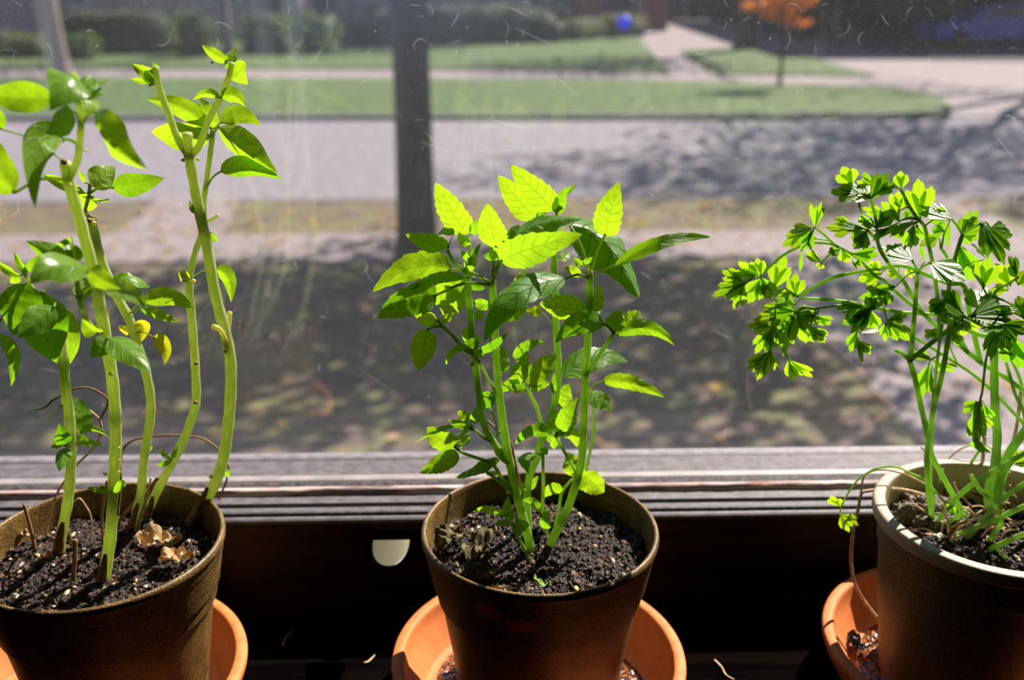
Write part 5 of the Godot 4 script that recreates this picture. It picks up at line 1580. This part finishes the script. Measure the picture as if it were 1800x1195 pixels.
func limb(g: G, a: Vector3, d: Vector3, length: float, r: float, depth: int, rn: RandomNumberGenerator) -> void:
	var raw := [a]
	var q := a
	var dir := d
	for k in 4:
		dir = (dir + Vector3(rn.randfn(), rn.randfn() * 0.6 + 0.12, rn.randfn()) * 0.16).normalized()
		q += dir * length / 4.0
		raw.append(q)
	var path := smooth_path(raw, 2)
	var rad := PackedFloat32Array()
	for k in path.size():
		rad.append(r * (1.0 - 0.55 * k / (path.size() - 1)))
	g.tube(path, rad, 7 if depth > 1 else 5, false)
	if depth == 0:
		return
	for k in rn.randi_range(3, 4):
		var at: Vector3 = path[rn.randi_range(path.size() / 2, path.size() - 1)]
		var nd := (dir + Vector3(rn.randfn(), rn.randfn() * 0.5 + 0.15, rn.randfn()) * 0.62).normalized()
		limb(g, at, nd, length * rn.randf_range(0.55, 0.75), r * 0.5, depth - 1, rn)

func tree(label: String, at: Vector3, r: float, trunk_h: float, m: Material, seed_: int, spread: float, dirs: Array, cloud: Array, leaves: int, leaf_size: float, tints: Array, group := "", lean := Vector3.ZERO) -> Node3D:
	var o := base("tree", at)
	tag(o, label, "tree", group)
	var rn := RandomNumberGenerator.new()
	rn.seed = seed_
	var g := G.new()
	var path := smooth_path([Vector3(0, -0.2, 0), Vector3(0, 0.05, 0), Vector3(0, 0.35, 0) + lean * 0.1, Vector3(0.0, trunk_h * 0.55, 0) + lean * 0.5, Vector3(0, trunk_h, 0) + lean], 4)
	var rad := PackedFloat32Array()
	for k in path.size():
		var y := path[k].y
		rad.append(r * (1.0 + 0.55 * exp(-maxf(y, 0.0) * 5.0)) * (1.0 - 0.18 * clampf(y / trunk_h, 0, 1)))
	g.tube(path, rad, 20)
	put("trunk", g, m, o)
	if dirs.size() > 0:
		g = G.new()
		for d in dirs:
			limb(g, Vector3(0, trunk_h * 0.97, 0) + lean, d.normalized(), spread, r * 0.55, 3, rn)
		var b := put("branches", g, m, o)
		b.set_meta("kind", "stuff")
	if leaves > 0:
		leaf_cloud("crown", o, leaves, leaf_size, cloud, tints, seed_ + 1)
	return o

func hedge(label: String, called: String, category: String, a: Vector3, b: Vector3, height: float, depth: float, tints: Array, seed_: int, leaves: int, group := "") -> void:
	var n := FastNoiseLite.new()
	n.seed = seed_
	n.frequency = 0.9
	var o := base(called, (a + b) / 2.0)
	tag(o, label, category, group)
	var along := b - a
	var len_ := along.length()
	var d := along / len_
	var across := d.cross(Vector3.UP)
	var g := G.new()
	var nu := maxi(8, int(len_ * 3.0))
	var nv := 12
	for k in nu + 1:
		var u := float(k) / nu
		var endf := pow(maxf(sin(PI * clampf(u, 0.0, 1.0)), 0.0), 0.18)
		for j in nv + 1:
			var an := PI * j / nv
			var q := d * (u - 0.5) * len_ + across * cos(an) * depth * 0.5 * (0.4 + 0.6 * endf) + Vector3.UP * pow(sin(an), 0.6) * height * (0.15 + 0.85 * endf)
			q *= 1.0
			q += (across * cos(an) + Vector3.UP * sin(an)) * 0.22 * n.get_noise_3dv(q + a)
			g.p(q)
	for k in nu:
		for j in nv:
			var i := k * (nv + 1) + j
			g.quad(i, i + 1, i + nv + 2, i + nv + 1)
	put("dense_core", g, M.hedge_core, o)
	var blobs := []
	var cnt := maxi(2, int(len_ / (depth * 0.6)))
	for k in cnt:
		blobs.append([d * ((k + 0.5) / cnt - 0.5) * len_ + Vector3.UP * height * 0.52, Vector3(depth * 0.60, height * 0.55, depth * 0.60)])
	leaf_cloud("foliage", o, leaves, 0.11, blobs, tints, seed_ + 2, 0.8)

func house(label: String, at: Vector3, size: Vector3, wall: Material, windows: int, group := "houses across the street") -> void:
	var o := base("house", at)
	tag(o, label, "house", group)
	var g := G.new()
	g.box(Vector3(0, size.y / 2, 0), size, 0.02)
	put("wall", g, wall, o)
	g = G.new()
	var h := size.y
	g.prism([Vector2(size.z / 2 + 0.4, h), Vector2(0, h + 2.2), Vector2(-size.z / 2 - 0.4, h), Vector2(-size.z / 2 - 0.4, h - 0.12), Vector2(size.z / 2 + 0.4, h - 0.12)], -size.x / 2 - 0.3, size.x / 2 + 0.3)
	put("roof", g, M.roof, o)
	for k in windows:
		var x := size.x * ((k + 0.5) / windows - 0.5)
		g = G.new()
		g.box(Vector3(x, 1.9, size.z / 2 + 0.03), Vector3(1.3, 1.3, 0.10), 0.01)
		var f := put("window", g, M.white_trim, o)
		g = G.new()
		g.box(Vector3(x, 1.9, size.z / 2 + 0.075), Vector3(1.1, 1.1, 0.03), 0.005)
		put("pane", g, M.house_glass, f)
	g = G.new()
	g.box(Vector3(size.x * 0.5 - 1.2, 1.05, size.z / 2 + 0.03), Vector3(1.0, 2.1, 0.08), 0.01)
	put("door", g, M.roof, o)

func build_car(at: Vector3, turn: float) -> void:
	var o := base("car", at)
	tag(o, "blue car parked in the dark carport at the far right", "car")
	o.rotation.y = turn
	var g := G.new()
	g.prism([Vector2(-2.1, 0.28), Vector2(-2.15, 0.62), Vector2(-1.9, 0.86), Vector2(-0.95, 0.95), Vector2(1.75, 0.98), Vector2(2.12, 0.84), Vector2(2.15, 0.40), Vector2(2.05, 0.28)], -0.86, 0.86)
	put("body", g, M.car_paint, o)
	g = G.new()
	g.prism([Vector2(-0.95, 0.95), Vector2(-0.25, 1.42), Vector2(1.15, 1.44), Vector2(1.75, 0.97)], -0.74, 0.74)
	put("cabin", g, M.car_paint, o)
	for s in [-1.0, 1.0]:
		g = G.new()
		g.box(Vector3(s * 0.745, 1.18, 0.45), Vector3(0.02, 0.30, 1.35), 0.004)
		put("window", g, M.house_glass, o)
		for z in [-1.35, 1.3]:
			g = G.new()
			g.lathe([Vector2(0, -0.1), Vector2(0.28, -0.1), Vector2(0.32, -0.07), Vector2(0.32, 0.07), Vector2(0.28, 0.1), Vector2(0, 0.1)], 28)
			var w := put("wheel", g, M.rubber, o, Vector3(s * 0.78, 0.32, z))
			w.rotation.z = PI / 2

func build_outdoors() -> void:
	var gy := GROUND
	slab("lawn_near", rect(-30, 30, -0.82, -12.65), gy, M.worn_grass, "worn near lawn with patchy grass and dead leaves", 0.5)
	slab("sidewalk_near", rect(-30, 30, -9.72, -10.82), gy + 0.02, M.concrete, "near concrete sidewalk crossing the lawn")
	slab("path_near", px_poly([196, 418, 290, 345, 425, 345, 388, 418]), gy + 0.015, M.concrete, "short paved path through the near grass strip")
	slab("driveway_near", px_poly([1330, 470, 1560, 345, 1690, 345, 1800, 415, 2100, 430, 2100, 860, 1690, 860, 1610, 770, 1490, 640, 1400, 560]), gy + 0.014, M.concrete, "paved walk at the right of the near lawn")
	slab("street", rect(-60, 60, -12.65, -20.0), gy - 0.07, M.asphalt, "grey asphalt street with dappled shade", 0.3)
	slab("kerb_near", rect(-60, 60, -12.50, -12.66), gy + 0.01, M.kerb, "near kerb of the street", 0.2)
	slab("kerb_far", rect(-60, 9.2, -19.95, -20.15), gy + 0.03, M.kerb, "far kerb of the street", 0.2)
	slab("pavement_far", rect(-60, 60, -20.0, -95.0), gy - 0.04, M.concrete, "pale paved ground beyond the street", 0.4)
	var verge := px_poly([-900, 137, 300, 137, 700, 138, 1100, 139, 1400, 148, 1560, 152, 1640, 165, 1672, 184, 1660, 202, 1300, 205, 700, 205, -900, 205])
	slab("verge_far", verge, gy, M.grass, "green verge between the street and the far sidewalk")
	slab("lawn_far", px_poly([-900, 119, 300, 119, 700, 120, 1000, 123, 1178, 128, 1148, 95, 1118, 62, 900, 58, -900, 70]), gy + 0.01, M.grass, "green front lawn across the street")
	slab("lawn_far", px_poly([1252, 129, 1196, 88, 1330, 84, 1420, 100, 1490, 120, 1540, 132]), gy + 0.01, M.grass, "small green lawn piece beside the far path")
	# trees
	var brown := [Color(0.30, 0.22, 0.06), Color(0.22, 0.20, 0.05), Color(0.34, 0.18, 0.05)]
	var green := [Color(0.10, 0.16, 0.03), Color(0.16, 0.20, 0.04), Color(0.28, 0.24, 0.05)]
	var a := gnd(735, 474)
	tree("large dark tree trunk on the near lawn behind the mint", a, 0.185, 3.6, M.bark, 5, 3.4, [Vector3(0.9, 0.6, -0.5), Vector3(-0.6, 0.8, 0.2), Vector3(0.3, 0.9, -0.9), Vector3(1.0, 0.45, 0.3), Vector3(0.0, 1, 0.1)], [[Vector3(1.5, 5.2, -1.8), Vector3(3.4, 1.3, 2.2)], [Vector3(3.8, 5.6, -3.2), Vector3(3.0, 1.2, 2.0)], [Vector3(4.6, 4.6, 0.0), Vector3(2.4, 1.0, 1.8)], [Vector3(0.2, 6.6, -0.8), Vector3(3.2, 1.4, 2.4)], [Vector3(6.3, 5.0, -2.4), Vector3(1.8, 0.9, 1.5)]], 9500, 0.20, green)
	var b := Vector3(15.4, gy, -26.2)
	tree("broad street tree out at the right whose shade crosses the road", b, 0.34, 4.5, M.bark, 17, 4.6, [Vector3(-0.9, 0.8, 0.3), Vector3(0.6, 0.8, -0.2), Vector3(0.1, 1, 0.5), Vector3(-0.5, 0.9, -0.6), Vector3(-0.8, 0.5, 0.8), Vector3(0.9, 0.5, 0.5)], [[Vector3(-3.0, 9.5, 1.5), Vector3(3.8, 1.4, 2.4)], [Vector3(-1.0, 14.0, 2.5), Vector3(4.2, 1.4, 2.4)], [Vector3(-4.5, 12.0, 3.0), Vector3(4.0, 1.2, 2.2)], [Vector3(2.5, 13.0, 0.5), Vector3(4.5, 1.6, 3.0)]], 5200, 0.22, brown)
	tree("pale slender trunk at the far left behind the basil crown", gnd(112, 138), 0.21, 4.6, M.pale_bark, 23, 3.2, [Vector3(-0.6, 0.9, 0.1), Vector3(0.6, 0.8, -0.2), Vector3(0.0, 1.0, 0.4)], [[Vector3(0, 8, 0), Vector3(3, 2, 3)]], 900, 0.2, brown, "", Vector3(-0.25, 0, 0))
	tree("thin brown trunk before the lit bushes across the street", gnd(402, 96), 0.16, 4.2, M.pale_bark, 29, 2.8, [Vector3(-0.6, 0.9, 0.1), Vector3(0.6, 0.8, -0.2)], [[Vector3(0, 7.2, 0), Vector3(2.6, 2, 2.6)]], 800, 0.2, brown)
	tree("dark trunk on the small lawn piece beside the far path", gnd(1312, 86), 0.36, 4.2, M.bark, 37, 3.6, [Vector3(-0.7, 0.8, 0.3), Vector3(0.6, 0.8, 0.3), Vector3(0.1, 1.0, -0.4)], [[Vector3(-1, 8.0, 0.5), Vector3(3.6, 2.2, 3.0)]], 1600, 0.22, brown)
	var orange := [Color(0.62, 0.20, 0.03), Color(0.70, 0.28, 0.05), Color(0.50, 0.14, 0.03)]
	var f := gnd(1370, 151)
	tree("small sapling with orange autumn leaves on the far verge", f, 0.045, 1.9, M.bark, 41, 0.9, [Vector3(-0.6, 0.7, 0.1), Vector3(0.5, 0.8, 0.0), Vector3(0.1, 1.0, 0.3)], [[Vector3(0.22, 1.50, 0.1), Vector3(0.42, 0.12, 0.35)], [Vector3(-0.2, 1.72, 0), Vector3(0.50, 0.2, 0.4)], [Vector3(0.05, 2.1, 0), Vector3(0.75, 0.4, 0.6)], [Vector3(-0.85, 1.85, 0), Vector3(0.28, 0.12, 0.25)]], 900, 0.12, orange)
	tree("dark street tree beyond the left edge shading the far lawn", Vector3(-3.0, gy, -45.5), 0.3, 4.0, M.bark, 53, 3.5, [Vector3(-0.7, 0.8, 0.3), Vector3(0.6, 0.8, 0.3), Vector3(0.1, 1.0, -0.4)], [[Vector3(3, 8.0, 3.5), Vector3(4.6, 2.2, 3.0)]], 1800, 0.22, green)
	# hedges and shrubs
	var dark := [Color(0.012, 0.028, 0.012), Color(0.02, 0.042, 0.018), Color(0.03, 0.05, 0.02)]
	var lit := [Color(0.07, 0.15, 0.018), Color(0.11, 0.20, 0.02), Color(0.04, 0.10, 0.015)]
	var olive := [Color(0.16, 0.17, 0.05), Color(0.22, 0.20, 0.06), Color(0.10, 0.13, 0.03)]
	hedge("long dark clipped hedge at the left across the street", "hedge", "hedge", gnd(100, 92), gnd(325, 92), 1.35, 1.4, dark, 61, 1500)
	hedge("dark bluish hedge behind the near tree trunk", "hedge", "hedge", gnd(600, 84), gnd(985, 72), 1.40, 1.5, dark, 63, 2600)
	hedge("small round lit bush right of the pale trunk", "bush", "bush", gnd(118, 104), gnd(165, 103), 0.75, 0.9, lit, 65, 400, )
	hedge("bright green bush between hedge and thin trunk", "bush", "bush", gnd(322, 98), gnd(366, 98), 1.35, 1.2, lit, 67, 700)
	hedge("bright green bush right of the thin trunk", "bush", "bush", gnd(432, 93), gnd(506, 93), 1.30, 1.2, lit, 69, 700)
	hedge("green bush beside the bluish hedge's left end", "bush", "bush", gnd(524, 92), gnd(584, 92), 1.25, 1.2, lit, 71, 600)
	hedge("yellowish shrub at the foot of the brick porch", "bush", "bush", gnd(990, 72), gnd(1052, 66), 0.75, 1.0, olive, 73, 500)
	hedge("olive shrub under the small blue ball", "bush", "bush", gnd(1060, 66), gnd(1128, 62), 0.85, 1.0, olive, 75, 500)
	hedge("low olive bush at the far left edge", "bush", "bush", gnd(-60, 100), gnd(92, 100), 0.75, 1.0, olive, 77, 700)
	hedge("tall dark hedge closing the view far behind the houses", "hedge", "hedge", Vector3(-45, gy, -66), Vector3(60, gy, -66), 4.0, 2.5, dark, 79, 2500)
	# buildings
	house("pinkish house behind the clipped hedge", Vector3(-16.5, gy, -46.5), Vector3(18, 4.5, 7), M.pink_wall, 3)
	house("grey house behind the bluish hedge", Vector3(-1.8, gy, -50.0), Vector3(9.6, 4.5, 7), M.grey_wall, 3)
	house("dark house between brick porch and carport", Vector3(7.0, gy, -60.5), Vector3(9, 4.5, 6), M.dark_wall, 3)
	var o := base("porch", gnd(1090, 56) + Vector3(0, 0, -3.2))
	tag(o, "brick porch with two square reddish pillars across the street", "porch")
	for x in [[1034, 52], [1150, 52]]:
		var g := G.new()
		var q := gnd(x[0], x[1]) - o.position
		g.box(Vector3(q.x, 1.35, q.z), Vector3(1.05, 2.7, 0.9), 0.02)
		put("pillar", g, M.brick, o)
	var g2 := G.new()
	g2.box(Vector3(0, 2.85, 0), Vector3(5.6, 0.3, 2.6), 0.02)
	put("porch_roof", g2, M.roof, o)
	g2 = G.new()
	var nn := FastNoiseLite.new()
	g2.blob(Vector3.ZERO, Vector3(0.26, 0.26, 0.26), nn, 0.0, 24, 16)
	var bl := on_z(1097, 39, gnd(1097, 62).z + 2.4)
	var ball := base("garden_ball", Vector3(bl.x, gy, bl.z))
	tag(ball, "small bright blue garden ball on a stake beside the brick porch", "garden ball")
	put("ball", g2, M.blue_plastic, ball, Vector3(0, bl.y - gy, 0))
	g2 = G.new()
	g2.tube(PackedVector3Array([Vector3(0, -0.05, 0), Vector3(0, 0.3, 0), Vector3(0, bl.y - gy - 0.2, 0)]), PackedFloat32Array([0.02, 0.02, 0.02]), 8)
	put("stake", g2, M.black_iron, ball)
	# the dark carport along the right-hand drive
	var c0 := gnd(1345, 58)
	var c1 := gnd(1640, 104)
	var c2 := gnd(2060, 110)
	slab("drive_dark", [Vector2(c0.x, c0.z), Vector2(c1.x, c1.z), Vector2(c2.x, c2.z), Vector2(c2.x + 6, -56), Vector2(c0.x, -56)], gy + 0.0, M.dark_wall, "asphalt of the carport with shade put into its dark colour", 0.08)  # shade of the drive put into a darker ground colour
	var ga := base("carport", Vector3(18.5, gy, -44))
	tag(ga, "long dark carport beside the drive at the far right", "carport")
	g2 = G.new()
	g2.box(Vector3(1.0, 1.5, -11.5), Vector3(20, 3.0, 0.3), 0.02)
	put("back_wall", g2, M.dark_wall, ga)
	g2 = G.new()
	g2.box(Vector3(8.5, 1.5, -1.5), Vector3(0.3, 3.0, 20), 0.02)
	put("side_wall", g2, M.dark_wall, ga)
	g2 = G.new()
	g2.box(Vector3(1.0, 3.05, -1.2), Vector3(16.5, 0.2, 21), 0.02)  # unseen roof, its reach set so that its shade covers the drive
	put("carport_roof", g2, M.roof, ga)
	for x in [-6.6, 7.6]:
		g2 = G.new()
		g2.box(Vector3(x, 1.5, 8.6), Vector3(0.2, 3.0, 0.2), 0.01)
		put("post", g2, M.roof, ga)
	build_car(gnd(1722, 80), PI / 2 + 0.1)
	# fallen leaves on the near lawn
	var r := RandomNumberGenerator.new()
	r.seed = 909
	var where := []
	var tint := []
	for k in 1300:
		var at := Vector3(r.randf_range(-7, 7), gy + 0.02, r.randf_range(-4.6, -12.4))
		where.append(Transform3D(Basis.from_euler(Vector3(r.randf_range(-0.4, 0.4), r.randf() * TAU, r.randf_range(-0.4, 0.4))).scaled(Vector3.ONE * r.randf_range(0.6, 1.3)), at))
		tint.append([Color(0.40, 0.24, 0.12), Color(0.30, 0.18, 0.09), Color(0.52, 0.36, 0.24), Color(0.50, 0.30, 0.05), Color(0.14, 0.16, 0.03)][r.randi() % 5])
	var fl := scatter("fallen_leaves", leaf_card(0.10), M.foliage, where, tint)
	tag(fl, "brown and yellow fallen leaves strewn over the near lawn", "leaves")

# ---------------------------------------------------------------- scene
func _ready() -> void:
	# camera, sky, sun, exposure
	var cam := Camera3D.new()
	cam.name = "camera"
	var at := CameraAttributesPhysical.new()
	at.frustum_focal_length = 35.47
	at.frustum_focus_distance = 0.50
	at.exposure_aperture = 7.2
	at.frustum_near = 0.02
	at.frustum_far = 400.0
	cam.attributes = at
	add_child(cam)
	cam.fov = rad_to_deg(2.0 * atan(597.5 / F))
	cam.transform = Transform3D(cam_basis, EYE)
	var el := deg_to_rad(46.0)
	var az := deg_to_rad(42.4)
	sun_dir = Vector3(cos(el) * sin(az), sin(el), -cos(el) * cos(az))
	var sun := DirectionalLight3D.new()
	sun.name = "sun"
	sun.light_energy = 4.8
	sun.light_color = Color(1.0, 0.95, 0.91)
	sun.light_angular_distance = 0.53
	sun.shadow_enabled = true
	sun.sky_mode = DirectionalLight3D.SKY_MODE_LIGHT_ONLY
	sun.look_at_from_position(Vector3.ZERO, -sun_dir, Vector3.UP)
	add_child(sun)
	var env := Environment.new()
	env.background_mode = Environment.BG_SKY
	var sky := Sky.new()
	var sm := ProceduralSkyMaterial.new()
	sm.sky_top_color = Color(0.50, 0.62, 0.86)
	sm.sky_horizon_color = Color(0.80, 0.87, 0.95)
	sm.ground_bottom_color = Color(0.30, 0.28, 0.26)
	sm.ground_horizon_color = Color(0.50, 0.50, 0.50)
	sm.sky_energy_multiplier = 1.0
	sky.sky_material = sm
	env.sky = sky
	env.background_energy_multiplier = 1.0
	env.tonemap_mode = Environment.TONE_MAPPER_LINEAR
	env.tonemap_exposure = 1.0
	env.sdfgi_enabled = true
	env.ssao_enabled = true
	env.ssil_enabled = true
	var we := WorldEnvironment.new()
	we.name = "environment"
	we.environment = env
	add_child(we)

	rng.seed = 2024
	make_materials()
	M.scrap_leaf = mat(lin(0.25, 0.42, 0.08), 0.5)
	M.reddish_patch = mat(lin(0.62, 0.14, 0.03), 0.7)
	M.rotten = mat(lin(0.012, 0.014, 0.010), 0.25)
	build_room()
	build_outdoors()
	# saucers, pots, soil, from left to right
	var l := Vector3(-0.2088, 0, -0.4714)
	var m := Vector3(0.0275, 0, -0.4792)
	var r := Vector3(0.2819, 0, -0.4820)
	build_saucer(l + Vector3(-0.0155, 0, 0), "terracotta saucer under the leftmost pot, cut by the frame edge")
	build_saucer(m, "terracotta saucer under the middle pot of mint")
	build_saucer(r, "terracotta saucer under the rightmost pot of parsley")
	build_wet(l + Vector3(-0.0155, 0.008, 0), 0.056, 3, "damp soil specks on the left saucer's floor")
	build_wet(m + Vector3(0, 0.008, 0), 0.062, 4, "wet glistening soil specks on the middle saucer's floor")
	build_wet(r + Vector3(0, 0.008, 0), 0.064, 7, "shallow muddy water on the right saucer's floor")
	build_pot(l + Vector3(0, 0.0085, 0), M.pot, false, "brown speckled fibre pot of basil at the left")
	var mint_pot := build_pot(m + Vector3(0, 0.0085, 0), M.pot, false, "brown speckled fibre pot of mint in the middle")
	build_pot(r + Vector3(0, 0.0085, 0), M.pot_dull, true, "greyish fibre pot with a thick pale lip holding parsley")
	reddish_patch(mint_pot, -0.47, 0.24, 0.0905, 0.0985, 3)
	reddish_patch(mint_pot, -0.20, 0.26, 0.0845, 0.0935, 5)
	build_soil(l, 0.0602, 0.101, 11, "dark crumbly soil around the basil stems", 110)
	build_soil(m, 0.0602, 0.102, 12, "dark crumbly soil around the mint stems", 45)
	build_soil(r, 0.0565, 0.098, 13, "dark soil with a pale crusted lump under the parsley", 220, Vector3(-0.036, 0.012, 0.012))
	build_basil()
	build_mint()
	build_parsley()
	build_lump()
	scrap([497, 1136, 503, 1120, 514, 1110], 0.0009, M.bark_sheath, "plant_scrap", "greenish broken stalk on the sill between left and middle pots")
	scrap([640, 1165, 648, 1162, 660, 1150], 0.0008, M.straw, "plant_scrap", "tiny straw bit on the sill left of the middle saucer")
	scrap([1256, 1160, 1268, 1172, 1276, 1186, 1290, 1194], 0.0007, M.straw, "plant_scrap", "thin straw bit on the sill right of the middle saucer")
	dry_scrap()

func reddish_patch(pot: Node3D, mid: float, wide: float, y0: float, y1: float, seed_: int) -> void:
	# a thin raised reddish patch with a ragged outline on the pot's collar
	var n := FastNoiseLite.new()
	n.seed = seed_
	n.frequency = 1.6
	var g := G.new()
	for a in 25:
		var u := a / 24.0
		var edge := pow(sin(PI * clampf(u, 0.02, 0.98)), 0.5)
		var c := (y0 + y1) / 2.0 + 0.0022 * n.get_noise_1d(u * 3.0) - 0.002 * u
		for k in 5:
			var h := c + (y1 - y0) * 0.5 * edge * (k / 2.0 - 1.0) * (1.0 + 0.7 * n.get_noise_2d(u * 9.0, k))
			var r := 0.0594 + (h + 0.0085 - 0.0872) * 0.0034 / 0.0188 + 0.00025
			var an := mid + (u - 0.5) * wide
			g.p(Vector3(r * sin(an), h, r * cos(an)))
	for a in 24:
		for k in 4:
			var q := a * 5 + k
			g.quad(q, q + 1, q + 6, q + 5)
	tag(put("reddish_patch", g, M.reddish_patch, pot), "reddish patch with ragged outline")

func dry_scrap() -> void:
	# a black rotted leaf in the muddy water of the right saucer
	soil_y = 0.0095
	dry_leaf(1488, 1118, 1520, 1152, 30, "black rotted leaf lying in the right saucer", M.rotten, 51, 0.002)
